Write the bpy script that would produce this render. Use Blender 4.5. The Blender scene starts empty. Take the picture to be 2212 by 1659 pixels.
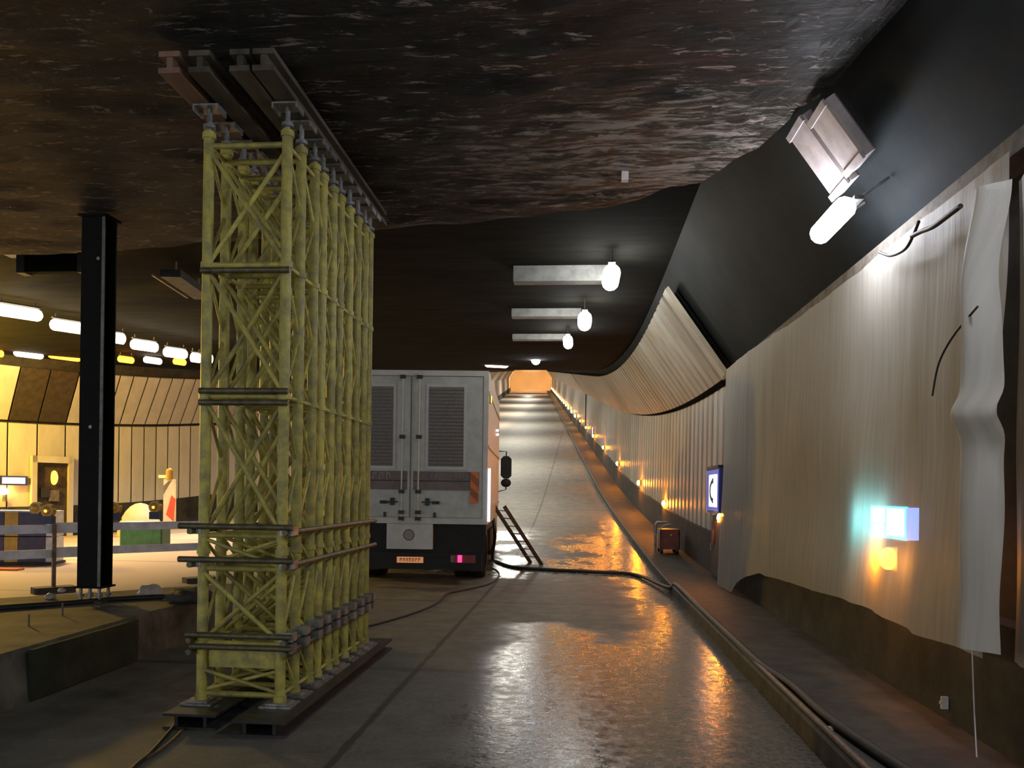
import bpy, math, random
from mathutils import Vector, Matrix, noise
random.seed(7)
D = bpy.data; SC = bpy.context.scene; COL = SC.collection
pi = math.pi
# ------------------------------------------------------------------ camera, world, exposure
CX, CY, F = 1106.0, 1063.0, 1740.0
YAW, ROLL = math.atan(144/1740), 0.014
CAM = Vector((0, 0, 1.6))
FW = Vector((-math.sin(YAW), math.cos(YAW), 0)); R0 = Vector((math.cos(YAW), math.sin(YAW), 0)); U0 = Vector((0, 0, 1))
RT = R0*math.cos(ROLL) + U0*math.sin(ROLL); UP = U0*math.cos(ROLL) - R0*math.sin(ROLL)
cd = D.cameras.new('camera'); cam = D.objects.new('camera', cd); COL.objects.link(cam)
m = Matrix((RT, UP, -FW)).transposed().to_4x4(); m.translation = CAM; cam.matrix_world = m
cd.sensor_width = 36; cd.lens = 36*F/2212; cd.shift_y = (CY-829.5)/2212; cd.clip_end = 600; cd.clip_start = .05
SC.camera = cam
SC.view_settings.view_transform = 'Standard'; SC.view_settings.look = 'None'
SC.view_settings.gamma = 1; SC.view_settings.use_curve_mapping = False
SC.view_settings.exposure = 0.5
w = D.worlds.new('world'); SC.world = w; w.use_nodes = True
w.node_tree.nodes['Background'].inputs[0].default_value = (.95, .97, 1.0, 1)
w.node_tree.nodes['Background'].inputs[1].default_value = 1.0
SC.cycles.use_denoising = True
SC.cycles.sample_clamp_indirect = 4; SC.cycles.max_bounces = 6
LIGHTK = 1.0
def ray(px, py): return (FW + RT*((px-CX)/F) - UP*((py-CY)/F))
def at_y(px, py, Y): r = ray(px, py); return CAM + r*((Y-CAM.y)/r.y)
def at_z(px, py, z): r = ray(px, py); return CAM + r*((z-CAM.z)/r.z)
def at_x(px, py, X): r = ray(px, py); return CAM + r*((X-CAM.x)/r.x)
def ss(a, b, x): t = max(0, min(1, (x-a)/(b-a))); return t*t*(3-2*t)
def ramp(s, a, L, k): return 0 if s < a else (k*(s-a)**2/(2*L) if s < a+L else k*L/2 + k*(s-a-L))
def H(s): return ramp(s, 12, 24, .152)           # the road dips and then climbs
def C(s): return ramp(s, 16, 14, -.055)          # and bends gently left
def HX(x, y): return H(y)*ss(-17.5, -8.5, x-C(y))
# ------------------------------------------------------------------ materials
def pmat(name, col, rough=.6, metal=0, var=.25, scale=6, stretch=(1, 1, 1), bump=.15, bdist=.01, col2=None, rnd=.0, emit=None, es=0, trans=0, spec=.5):
    m = D.materials.new(name); m.use_nodes = True; N = m.node_tree.nodes; L = m.node_tree.links
    b = N['Principled BSDF']; b.inputs['Roughness'].default_value = rough; b.inputs['Metallic'].default_value = metal
    b.inputs['Specular IOR Level'].default_value = spec
    if emit:
        b.inputs['Base Color'].default_value = (*col, 1)
        b.inputs['Emission Color'].default_value = (*emit, 1); b.inputs['Emission Strength'].default_value = es; return m
    tc = N.new('ShaderNodeTexCoord'); mp = N.new('ShaderNodeMapping'); L.new(tc.outputs['Object'], mp.inputs[0])
    mp.inputs['Scale'].default_value = stretch
    n = N.new('ShaderNodeTexNoise'); n.inputs['Scale'].default_value = scale; n.inputs['Detail'].default_value = 6; n.inputs['Roughness'].default_value = .65
    L.new(mp.outputs[0], n.inputs['Vector'])
    if rnd:
        oi = N.new('ShaderNodeObjectInfo'); vm = N.new('ShaderNodeVectorMath'); vm.operation = 'MULTIPLY_ADD'
        vm.inputs[1].default_value = (37, 23, 51); L.new(oi.outputs['Random'], vm.inputs[0]); L.new(tc.outputs['Object'], vm.inputs[2]); L.new(vm.outputs[0], mp.inputs[0])
    cr = N.new('ShaderNodeValToRGB'); e = cr.color_ramp.elements
    d = col2 or tuple(c*(1-2*var) for c in col)
    e[0].position = .36; e[0].color = (*d, 1); e[1].position = .62; e[1].color = (*col, 1)
    L.new(n.outputs[0], cr.inputs[0]); out = cr.outputs[0]
    if rnd:
        hs = N.new('ShaderNodeHueSaturation'); mr = N.new('ShaderNodeMapRange'); mr.inputs[3].default_value = 1-rnd; mr.inputs[4].default_value = 1+rnd
        L.new(oi.outputs['Random'], mr.inputs[0]); L.new(mr.outputs[0], hs.inputs['Value']); L.new(out, hs.inputs['Color']); out = hs.outputs[0]
    L.new(out, b.inputs['Base Color'])
    if bump:
        bm = N.new('ShaderNodeBump'); bm.inputs['Strength'].default_value = bump; bm.inputs['Distance'].default_value = bdist
        L.new(n.outputs[0], bm.inputs['Height']); L.new(bm.outputs[0], b.inputs['Normal'])
    if trans: b.inputs['Transmission Weight'].default_value = trans
    return m
M = {}
M['yellow'] = pmat('worn_yellow_paint', (.50, .43, .08), .5, .0, .2, 9, bump=.2, rnd=.22, col2=(.24, .22, .08))
M['galv'] = pmat('galvanised_steel', (.36, .36, .35), .45, .7, .25, 20, rnd=.15)
M['tube'] = pmat('dull_scaffold_tube', (.16, .14, .08), .5, .4, .3, 14)
M['timber'] = pmat('dark_formwork_timber', (.10, .08, .055), .8, 0, .3, 8, (1, .15, 1), rnd=.3)
M['pinktimber'] = pmat('reddish_timber', (.26, .15, .10), .8, 0, .2, 8, (1, .15, 1))
M['basebeam'] = pmat('dark_steel_beam', (.05, .05, .05), .45, .3, .3, 6)
M['black'] = pmat('black_painted_steel', (.006, .0045, .0035), .7, 0, .3, 12, spec=.2)
M['edge'] = pmat('pale_grey_edge', (.20, .20, .18), .5, .4)
M['chassis'] = pmat('dirty_black_chassis', (.012, .012, .010), .7, 0, .3, 9)
M['rubber'] = pmat('black_rubber', (.018, .017, .015), .6, 0, .2, 9)
M['hose'] = pmat('wet_black_hose', (.022, .018, .014), .6, 0, .3, 20)
M['brownhose'] = pmat('brown_hose', (.12, .07, .04), .5, 0, .3, 20)
M['white'] = pmat('truck_white_paint', (.60, .58, .53), .45, 0, .08, 4, bump=.03)
M['whitedoor'] = pmat('truck_door_paint', (.53, .53, .48), .5, 0, .1, 5, bump=.03)
M['louver'] = pmat('grey_brown_mesh', (.27, .245, .23), .6, 0, .3, 90)
M['band'] = pmat('dull_red_brown_band', (.20, .155, .145), .6, 0, .15, 5)
M['letter'] = pmat('faded_white_lettering', (.32, .28, .27), .6, 0, .1)
M['dark'] = pmat('dark_fitting', (.04, .04, .035), .5, .3)
M['chrome'] = pmat('polished_chrome', (.9, .92, .95), .3, 1, .05)
M['orange'] = pmat('orange_reflector', (.75, .17, .02), .4, 0, .1)
M['darkorange'] = pmat('dark_orange_stripe', (.38, .10, .015), .5, 0, .1)
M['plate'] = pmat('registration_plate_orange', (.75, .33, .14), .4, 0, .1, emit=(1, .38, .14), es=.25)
M['ink'] = pmat('plate_lettering', (.12, .05, .03), .5, 0, .1)
M['taillens'] = pmat('red_lens', (.25, .01, .01), .3, 0, .1)
M['glass'] = pmat('dark_cab_glass', (.02, .02, .02), .08, 0, 0, bump=0)
M['panelR'] = pmat('grey_wall_slat', (.35, .34, .30), .38, .15, .12, 3, (1, 1, .3), rnd=.14, bump=.08)
M['panelL'] = pmat('cream_wall_panel', (.52, .49, .42), .55, 0, .08, 3, (1, 1, .3), rnd=.08, bump=.05)
M['darkpanel'] = pmat('opening_shade_dark', (.05, .035, .02), .8)  # dark colour stands in for the shade inside openings
M['plinth'] = pmat('sooty_plinth_concrete', (.035, .031, .022), .85, 0, .35, 3, bump=.4, bdist=.02)
M['median'] = pmat('dirty_median_concrete', (.16, .15, .12), .8, 0, .35, 2.5, bump=.4, bdist=.02)
M['mossy'] = pmat('mossy_green_concrete', (.035, .042, .018), .85, 0, .3, 3, bump=.4, bdist=.02)
M['walk'] = pmat('dark_walkway_concrete', (.045, .040, .030), .7, 0, .35, 4, bump=.4, bdist=.02)
M['ceil'] = pmat('soot_black_ceiling', (.012, .012, .010), .95, 0, .3, 1.5, (.5, 2, 1), bump=.3, bdist=.03, spec=.08)
M['haunch'] = pmat('dark_bluish_haunch', (.010, .014, .016), .8, 0, .3, 1.2, bump=.25, bdist=.03, spec=.2)
M['ledge'] = pmat('dusty_brown_ledge', (.13, .11, .085), .8, 0, .3, 6, bump=.4)
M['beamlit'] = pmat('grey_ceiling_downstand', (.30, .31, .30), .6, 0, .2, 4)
M['cassette'] = pmat('pale_cassette_panel', (.42, .37, .36), .45, .2, .15, 6)
M['endwall'] = pmat('tan_end_wall', (.55, .38, .2), .7, 0, .05, .3, bump=0)
M['blue'] = pmat('dull_blue_plastic', (.055, .06, .15), .5, 0, .2)
M['ylw'] = pmat('yellow_plastic', (.55, .38, .06), .5, 0, .15)
M['railblue'] = pmat('bluish_grey_plank', (.72, .78, .90), .5, .0, .15, 5)
M['foot'] = pmat('rubber_foot_block', (.07, .06, .045), .8)
M['post'] = pmat('rusty_grey_post', (.2, .16, .12), .6, .3)
M['green'] = pmat('dark_green_box', (.03, .13, .06), .55, 0, .2)
M['cream'] = pmat('cream_tarpaulin', (.55, .42, .27), .7, 0, .1, 4, bump=.3)
M['redrefl'] = pmat('red_reflective', (.7, .09, .03), .4, 0, .1)
M['whiterefl'] = pmat('cream_white_reflective', (.7, .6, .45), .4, 0, .1)
M['lensoff'] = pmat('amber_lens_unlit', (.6, .33, .03), .25, 0, .1)
M['redbox'] = pmat('dark_red_paint', (.14, .035, .025), .5, 0, .25)
M['brownrecess'] = pmat('dark_brown_cabinet', (.06, .022, .012), .6, 0, .3)
M['signblue'] = pmat('deep_blue_sign', (.05, .06, .30), .4, 0, .1)
M['paleedge'] = pmat('pale_sign_edge', (.55, .5, .5), .4, 0, .1)
M['housing'] = pmat('lamp_housing', (.2, .2, .2), .5, .3)
M['bag'] = pmat('crumpled_pale_plastic', (.5, .46, .42), .4, 0, .2, 9, bump=.8, bdist=.03)
M['sack'] = pmat('dark_sack', (.05, .045, .04), .7, 0, .2, 9, bump=.8, bdist=.03)
def emi(name, c, s): M[name] = pmat(name, (.1, .1, .1), .5, emit=c, es=s)
emi('tube_light', (.88, .90, 1), 52)
emi('tube_light2', (.9, .93, 1), 50)
emi('tube_white', (1, .98, .92), 34)
emi('tube_warm', (1, .84, .62), 9)
emi('sodium', (1, .28, .012), 8)
emi('amber_near', (1, .30, .01), 60)
emi('amber', (1, .26, .004), 340)
emi('amber_far', (1, .42, .08), 90)
emi('amber_dim', (1, .40, .03), 4)
emi('cyan', (.06, .8, 1), 9)
emi('cyan_white', (.35, .9, 1), 11)
emi('blue_side', (.2, .35, 1), 6)
emi('sign_white', (.85, .85, 1), 2)
emi('sign_blue_lit', (.12, .13, .6), .45)
emi('red_lit', (1, .02, .12), 2.5)
emi('rail_glint', (.7, .75, 1), 1.5)  # glint on the truck's chrome rail, painted as emission
emi('small_white', (.8, .85, 1), 5)

def road_material():
    m = D.materials.new('wet_concrete_road'); m.use_nodes = True; N = m.node_tree.nodes; L = m.node_tree.links; b = N['Principled BSDF']
    tc = N.new('ShaderNodeTexCoord'); sep = N.new('ShaderNodeSeparateXYZ'); L.new(tc.outputs['Object'], sep.inputs[0])
    def nz(scale, det=5, st=(1, 1, 1), ro=.6):
        mp = N.new('ShaderNodeMapping'); mp.inputs['Scale'].default_value = st; L.new(tc.outputs['Object'], mp.inputs[0])
        n = N.new('ShaderNodeTexNoise'); n.inputs['Scale'].default_value = scale; n.inputs['Detail'].default_value = det; n.inputs['Roughness'].default_value = ro
        L.new(mp.outputs[0], n.inputs['Vector']); return n.outputs[0]
    def ma(op, a, c=None, cl=False):
        x = N.new('ShaderNodeMath'); x.operation = op; x.use_clamp = cl
        for i, v in enumerate((a, c)):
            if v is None: continue
            if isinstance(v, (int, float)): x.inputs[i].default_value = v
            else: L.new(v, x.inputs[i])
        return x.outputs[0]
    def step(v, a, c):     # 0..1 between a and c
        x = N.new('ShaderNodeMapRange'); x.interpolation_type = 'SMOOTHSTEP'; x.inputs[1].default_value = a; x.inputs[2].default_value = c; L.new(v, x.inputs[0]); return x.outputs[0]
    X, Y = sep.outputs[0], sep.outputs[1]
    big = nz(.9, 4); wob = ma('SUBTRACT', big, .5)
    Xn = ma('ADD', X, ma('MULTIPLY', wob, 1.6)); Yn = ma('ADD', Y, ma('MULTIPLY', wob, 3.5))
    near = ma('MULTIPLY', step(Xn, -1.35, -.55), ma('SUBTRACT', 1, step(ma('ADD', Yn, ma('MULTIPLY', X, .5)), 9.1, 9.7)))
    right = ma('MULTIPLY', step(Xn, .45, .95), ma('SUBTRACT', 1, step(Yn, 26, 30)))
    pud = ma('MULTIPLY', step(Yn, 14.0, 15.6), ma('SUBTRACT', 1, step(Yn, 22, 26)))
    pud = ma('MULTIPLY', ma('MULTIPLY', pud, step(X, -4, -3)), ma('ADD', .25, ma('MULTIPLY', step(nz(1.1, 5, (1, .7, 1)), .44, .53), .75)))
    near2 = ma('MULTIPLY', ma('MULTIPLY', step(Xn, -4, -1.2), ma('SUBTRACT', 1, step(Yn, 6.6, 8.6))), .45)
    wet = ma('MAXIMUM', ma('MAXIMUM', near, right), ma('MAXIMUM', pud, near2))
    # the climbing part stays damp enough to shine
    damp = ma('MULTIPLY', step(Y, 120, 170), .6); wet = ma('MAXIMUM', wet, damp)
    n1 = nz(3, 8, (1, 1, 1), .7); n2 = nz(26, 4)
    dry = N.new('ShaderNodeValToRGB'); e = dry.color_ramp.elements; e[0].position = .3; e[0].color = (.085, .080, .062, 1); e[1].position = .7; e[1].color = (.19, .18, .15, 1)
    L.new(n1, dry.inputs[0])
    wt = N.new('ShaderNodeValToRGB'); e = wt.color_ramp.elements; e[0].position = .35; e[0].color = (.045, .038, .030, 1); e[1].position = .55; e[1].color = (.12, .105, .088, 1)
    L.new(n2, wt.inputs[0])
    mx = N.new('ShaderNodeMix'); mx.data_type = 'RGBA'; L.new(wet, mx.inputs[0]); L.new(dry.outputs[0], mx.inputs[6]); L.new(wt.outputs[0], mx.inputs[7])
    # the left carriageway is a paler sandy concrete; a tar joint runs along the lane
    pale = ma('SUBTRACT', 1, step(X, -7.6, -6.0))
    m2 = N.new('ShaderNodeMix'); m2.data_type = 'RGBA'; L.new(pale, m2.inputs[0]); L.new(mx.outputs[2], m2.inputs[6]); m2.inputs[7].default_value = (.34, .27, .2, 1)
    jn = ma('ABSOLUTE', ma('ADD', X, 1.42)); joint = ma('SUBTRACT', 1, step(ma('ADD', jn, ma('MULTIPLY', ma('SUBTRACT', nz(5), .5), .05)), .018, .035))
    cross = ma('ABSOLUTE', ma('SUBTRACT', ma('MODULO', ma('ADD', Y, 2.2), 4.5), .3)); cj = ma('SUBTRACT', 1, step(cross, .03, .09))
    jj = ma('MAXIMUM', ma('MULTIPLY', joint, .75), ma('MULTIPLY', cj, .45))
    m3 = N.new('ShaderNodeMix'); m3.data_type = 'RGBA'; L.new(jj, m3.inputs[0]); L.new(m2.outputs[2], m3.inputs[6]); m3.inputs[7].default_value = (.02, .02, .017, 1)
    L.new(m3.outputs[2], b.inputs['Base Color'])
    rw = N.new('ShaderNodeMapRange'); L.new(nz(9, 5), rw.inputs[0]); rw.inputs[1].default_value = .35; rw.inputs[2].default_value = .65; rw.inputs[3].default_value = .12; rw.inputs[4].default_value = .32
    rr = N.new('ShaderNodeMix'); rr.data_type = 'FLOAT'; L.new(wet, rr.inputs[0]); rr.inputs[2].default_value = .72; L.new(rw.outputs[0], rr.inputs[3])
    L.new(ma('SUBTRACT', rr.outputs[0], ma('MULTIPLY', pud, .01)), b.inputs['Roughness'])
    hh = ma('ADD', ma('MULTIPLY', n2, .35), ma('ADD', ma('MULTIPLY', nz(7, 5), .8), ma('MULTIPLY', nz(60, 3), .12)))
    bp = N.new('ShaderNodeBump'); bp.inputs['Strength'].default_value = .5; bp.inputs['Distance'].default_value = .009; L.new(hh, bp.inputs['Height'])
    L.new(bp.outputs[0], b.inputs['Normal']); return m
M['road'] = road_material()
def slab_material():
    m = D.materials.new('stained_peeling_slab'); m.use_nodes = True; N = m.node_tree.nodes; L = m.node_tree.links; b = N['Principled BSDF']
    tc = N.new('ShaderNodeTexCoord')
    def nz(scale, st, det=8, ro=.7, dist=.6):
        mp = N.new('ShaderNodeMapping'); mp.inputs['Scale'].default_value = st; L.new(tc.outputs['Object'], mp.inputs[0])
        n = N.new('ShaderNodeTexNoise'); n.inputs['Scale'].default_value = scale; n.inputs['Detail'].default_value = det; n.inputs['Roughness'].default_value = ro; n.inputs['Distortion'].default_value = dist
        L.new(mp.outputs[0], n.inputs['Vector']); return n.outputs[0]
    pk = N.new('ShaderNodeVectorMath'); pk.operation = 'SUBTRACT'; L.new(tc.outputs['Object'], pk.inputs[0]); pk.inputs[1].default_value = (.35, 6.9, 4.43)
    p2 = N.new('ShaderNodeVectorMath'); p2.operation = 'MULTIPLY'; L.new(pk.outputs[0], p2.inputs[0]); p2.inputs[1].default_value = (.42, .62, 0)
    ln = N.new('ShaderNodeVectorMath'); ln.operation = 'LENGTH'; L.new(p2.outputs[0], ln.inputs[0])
    pm = N.new('ShaderNodeMapRange'); pm.inputs[1].default_value = 1.05; pm.inputs[2].default_value = .35; pm.inputs[4].default_value = .20; L.new(ln.outputs[1], pm.inputs[0])  # paler ellipse: peeled concrete, with the big lamp's light painted in
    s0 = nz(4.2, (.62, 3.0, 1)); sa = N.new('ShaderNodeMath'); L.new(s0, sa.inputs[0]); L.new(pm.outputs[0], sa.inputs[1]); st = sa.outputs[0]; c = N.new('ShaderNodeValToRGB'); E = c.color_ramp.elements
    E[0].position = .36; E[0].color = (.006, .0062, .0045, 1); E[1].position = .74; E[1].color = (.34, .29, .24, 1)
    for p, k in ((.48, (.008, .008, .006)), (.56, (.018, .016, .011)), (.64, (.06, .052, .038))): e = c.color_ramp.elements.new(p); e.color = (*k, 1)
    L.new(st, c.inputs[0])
    def over(prev, fac_src, a, z, col, amt):
        mr = N.new('ShaderNodeMapRange'); mr.inputs[1].default_value = a; mr.inputs[2].default_value = z; mr.inputs[4].default_value = amt; L.new(fac_src, mr.inputs[0])
        x = N.new('ShaderNodeMix'); x.data_type = 'RGBA'; L.new(mr.outputs[0], x.inputs[0]); L.new(prev, x.inputs[6]); x.inputs[7].default_value = (*col, 1); return x.outputs[2]
    o = over(c.outputs[0], nz(2.1, (.8, 2.6, 1)), .56, .64, (.10, .022, .016), .6)
    o = over(o, nz(1.5, (.7, 1.6, 1), 5), .56, .68, (.020, .030, .014), .6)
    o = over(o, nz(5, (.5, 3, 3), 6), .60, .66, (.50, .42, .36), .95)
    vd = N.new('ShaderNodeMapRange'); vd.inputs[1].default_value = .50; vd.inputs[2].default_value = .57; vd.inputs[4].default_value = .85; L.new(nz(3.4, (.75, 2.2, 1), 4, .6, 1.2), vd.inputs[0])
    vm = N.new('ShaderNodeMix'); vm.data_type = 'RGBA'; L.new(vd.outputs[0], vm.inputs[0]); L.new(o, vm.inputs[6]); vm.inputs[7].default_value = (.022, .021, .015, 1); o = vm.outputs[2]
    o = over(o, nz(6, (.6, 2.4, 1), 5), .60, .66, (.50, .40, .36), .8)
    L.new(o, b.inputs['Base Color']); b.inputs['Specular IOR Level'].default_value = .2; b.inputs['Roughness'].default_value = .5
    bp = N.new('ShaderNodeBump'); bp.inputs['Strength'].default_value = 1; bp.inputs['Distance'].default_value = .14; L.new(st, bp.inputs['Height']); L.new(bp.outputs[0], b.inputs['Normal'])
    return m
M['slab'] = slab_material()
def sheet_material(name, col, see):
    m = D.materials.new(name); m.use_nodes = True; N = m.node_tree.nodes; L = m.node_tree.links; b = N['Principled BSDF']; o = N['Material Output']
    tc = N.new('ShaderNodeTexCoord'); mp = N.new('ShaderNodeMapping'); mp.inputs['Scale'].default_value = (1, 9, .6); L.new(tc.outputs['Object'], mp.inputs[0])
    n = N.new('ShaderNodeTexNoise'); n.inputs['Scale'].default_value = 2.2; n.inputs['Detail'].default_value = 5; L.new(mp.outputs[0], n.inputs['Vector'])
    cr = N.new('ShaderNodeValToRGB'); e = cr.color_ramp.elements; e[0].position = .3; e[0].color = (*[c*.82 for c in col], 1); e[1].position = .7; e[1].color = (*col, 1); L.new(n.outputs[0], cr.inputs[0])
    L.new(cr.outputs[0], b.inputs['Base Color']); b.inputs['Roughness'].default_value = .55
    bp = N.new('ShaderNodeBump'); bp.inputs['Strength'].default_value = .35; bp.inputs['Distance'].default_value = .02; L.new(n.outputs[0], bp.inputs['Height']); L.new(bp.outputs[0], b.inputs['Normal'])
    t = N.new('ShaderNodeBsdfTranslucent'); L.new(cr.outputs[0], t.inputs[0]); tr = N.new('ShaderNodeBsdfTransparent')
    a = N.new('ShaderNodeMixShader'); a.inputs[0].default_value = .4; L.new(b.outputs[0], a.inputs[1]); L.new(t.outputs[0], a.inputs[2])
    c = N.new('ShaderNodeMixShader'); c.inputs[0].default_value = see; L.new(a.outputs[0], c.inputs[1]); L.new(tr.outputs[0], c.inputs[2]); L.new(c.outputs[0], o.inputs[0])
    return m
M['sheet'] = sheet_material('milky_plastic_sheet', (.47, .45, .39), .14)
M['sheet2'] = sheet_material('thick_white_sheet_fold', (.66, .64, .58), .0)
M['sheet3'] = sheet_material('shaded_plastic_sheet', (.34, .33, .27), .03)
# ------------------------------------------------------------------ mesh helpers
class MB:
    def __init__(s, o=(0, 0, 0)): s.v = []; s.f = []; s.o = Vector(o); s.sm = []
    def add(s, vs, fs, smooth=False):
        k = len(s.v); s.v += [Vector(v)-s.o for v in vs]; s.f += [tuple(i+k for i in f) for f in fs]; s.sm += [smooth]*len(fs); return s
    def box(s, a, b, bev=0):
        x0, y0, z0 = a; x1, y1, z1 = b
        return s.obox(((x0+x1)/2, (y0+y1)/2, (z0+z1)/2), (1, 0, 0), (0, 1, 0), (0, 0, 1), abs(x1-x0), abs(y1-y0), abs(z1-z0), bev)
    def obox(s, c, u, v, w_, su, sv, sw, bev=0):
        c = Vector(c); u = Vector(u).normalized()*su/2; v = Vector(v).normalized()*sv/2; w_ = Vector(w_).normalized()*sw/2
        if bev:   # chamfer the four long-direction edges (w axis kept)
            ku = 1-2*bev/su; kv = 1-2*bev/sv; ring = [(-1, -kv), (-ku, -1), (ku, -1), (1, -kv), (1, kv), (ku, 1), (-ku, 1), (-1, kv)]
            vs = [c+u*a+v*b+w_*k for k in (-1, 1) for a, b in ring]
            return s.add(vs, [tuple(range(7, -1, -1)), tuple(range(8, 16))]+[(i, (i+1) % 8, 8+(i+1) % 8, 8+i) for i in range(8)])
        vs = [c+u*a+v*b+w_*d for d in (-1, 1) for a, b in ((-1, -1), (1, -1), (1, 1), (-1, 1))]
        return s.add(vs, [(3, 2, 1, 0), (4, 5, 6, 7), (0, 1, 5, 4), (1, 2, 6, 5), (2, 3, 7, 6), (3, 0, 4, 7)])
    def bar(s, p, q, a, b, up=(0, 0, 1)):
        p = Vector(p); q = Vector(q); d = q-p; u = d.cross(Vector(up))
        if u.length < 1e-5: u = d.cross(Vector((1, 0, 0)))
        return s.obox((p+q)/2, u, u.cross(d), d, a, b, d.length)
    def tube(s, pts, r, n=8, caps=True, r1=None):
        pts = [Vector(p) for p in pts]; vs = []; prev = None
        for i, p in enumerate(pts):
            d = (pts[min(i+1, len(pts)-1)]-pts[max(i-1, 0)]).normalized()
            u = (prev - d*prev.dot(d)) if prev is not None else d.cross(Vector((0, 0, 1)))
            if u.length < 1e-4: u = d.cross(Vector((1, 0, 0)))
            u.normalize(); prev = u; v = d.cross(u); rr = r if r1 is None else r+(r1-r)*i/(len(pts)-1)
            vs += [p+(u*math.cos(2*pi*k/n)+v*math.sin(2*pi*k/n))*rr for k in range(n)]
        fs = [(i*n+k, i*n+(k+1) % n, (i+1)*n+(k+1) % n, (i+1)*n+k) for i in range(len(pts)-1) for k in range(n)]
        s.add(vs, fs, True)
        if caps: s.add(vs[:n], [tuple(range(n-1, -1, -1))]); s.add(vs[-n:], [tuple(range(n))])
        return s
    def grid(s, fn, nu, nv, smooth=True):
        vs = [fn(i/nu, j/nv) for i in range(nu+1) for j in range(nv+1)]
        return s.add(vs, [(i*(nv+1)+j, (i+1)*(nv+1)+j, (i+1)*(nv+1)+j+1, i*(nv+1)+j+1) for i in range(nu) for j in range(nv)], smooth)
    def ball(s, c, rx, ry, rz, n=12, k=8, zmin=-1):
        c = Vector(c)
        def f(u, v):
            t = -pi/2 + pi*v; zz = max(math.sin(t), zmin); return c+Vector((rx*math.cos(t)*math.cos(2*pi*u), ry*math.cos(t)*math.sin(2*pi*u), rz*zz))
        return s.grid(f, n, k)
    def mesh(s, name, mat):
        me = D.meshes.new(name); me.from_pydata([tuple(v) for v in s.v], [], s.f); me.update()
        me.polygons.foreach_set('use_smooth', s.sm); me.materials.append(M[mat] if isinstance(mat, str) else mat); return me
    def build(s, name, mat, parent=None, loc=None, **tags):
        o = D.objects.new(name, s.mesh(name, mat)); COL.objects.link(o)
        if parent: o.parent = parent
        if loc is not None: o.location = loc
        elif parent is None: o.location = s.o
        for k, v in tags.items(): o[k] = v
        return o
def thing(name, label, cat, loc=(0, 0, 0), group=None, rz=0):
    o = D.objects.new(name, None); COL.objects.link(o); o.location = loc; o.rotation_euler.z = rz; o.empty_display_size = .1
    o['label'] = label; o['category'] = cat
    if group: o['group'] = group
    return o
def dup(root, loc, rz=None, label=None):
    r = root.copy(); COL.objects.link(r); r.location = loc
    if rz is not None: r.rotation_euler.z = rz
    if label: r['label'] = label
    for ch in list(root.children):
        c = ch.copy(); COL.objects.link(c); c.parent = r
        for g in ch.children: d = g.copy(); COL.objects.link(d); d.parent = c
    return r
def inst(src, parent, loc, rot=None):
    o = src.copy(); COL.objects.link(o); o.parent = parent; o.location = loc
    if rot: o.rotation_euler = rot
    return o
def struct(o): o['kind'] = 'structure'; return o
YS = [-6+.5*i for i in range(0, 93)] + [41+2*i for i in range(0, 81)]       # -6 .. 201
# ------------------------------------------------------------------ setting
def floor_x(i): return [-26, -22, -19, -17.5, -16, -14.5, -13, -11.5, -10, -8.5, -7.5, -6, -4, -2, 0, 1.5][i]
b = MB(); nx = 16
b.add([(floor_x(i)+C(y), y, HX(floor_x(i)+C(y), y)) for y in YS for i in range(nx)],
      [(j*nx+i, j*nx+i+1, (j+1)*nx+i+1, (j+1)*nx+i) for j in range(len(YS)-1) for i in range(nx-1)], True)
struct(b.build('floor', 'road'))
def strip(name, mat, prof, ys=YS, off=(0, 0), closed=False):     # sweep an (x,z) profile along the bending, climbing road
    b = MB(); n = len(prof)
    b.add([(x+C(y), y, z+H(y)) for y in ys for x, z in prof],
          [(j*n+i, j*n+(i+1) % n, (j+1)*n+(i+1) % n, (j+1)*n+i) for j in range(len(ys)-1) for i in range(n if closed else n-1)])
    if closed: k = (len(ys)-1)*n; b.f += [tuple(range(n)), tuple(k+i for i in range(n))]; b.sm += [False]*2
    return b.build(name, mat)
yn = [y for y in YS if y >= -6]
struct(strip('trim_1', 'walk', [(1.5, -.1), (1.5, .13), (1.52, .15), (2.75, .15)]))
struct(strip('wall_right', 'plinth', [(2.72, .15), (2.42, .15), (2.42, .88), (2.52, .9), (2.52, 3.5), (2.85, 3.5)]))
struct(strip('trim_2', 'ledge', [(2.34, 3.48), (2.62, 3.48), (2.62, 3.60), (2.34, 3.60)], [y for y in YS if y <= 13.5], closed=True))
struct(strip('wall_haunch', 'haunch', [(2.80, 3.40), (2.58, 3.56), (1.30, 5.35)]))
b = MB()
cxs = [-26, -22, -18, -15, -12, -9, -7.5, -5, -2, 0, 1.42]
b.add([(x+C(y), y, 5.25+HX(x+C(y), y)) for y in YS for x in cxs], [(j*11+i, (j+1)*11+i, (j+1)*11+i+1, j*11+i+1) for j in range(len(YS)-1) for i in range(10)])
struct(b.build('ceiling', 'ceil'))
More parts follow.
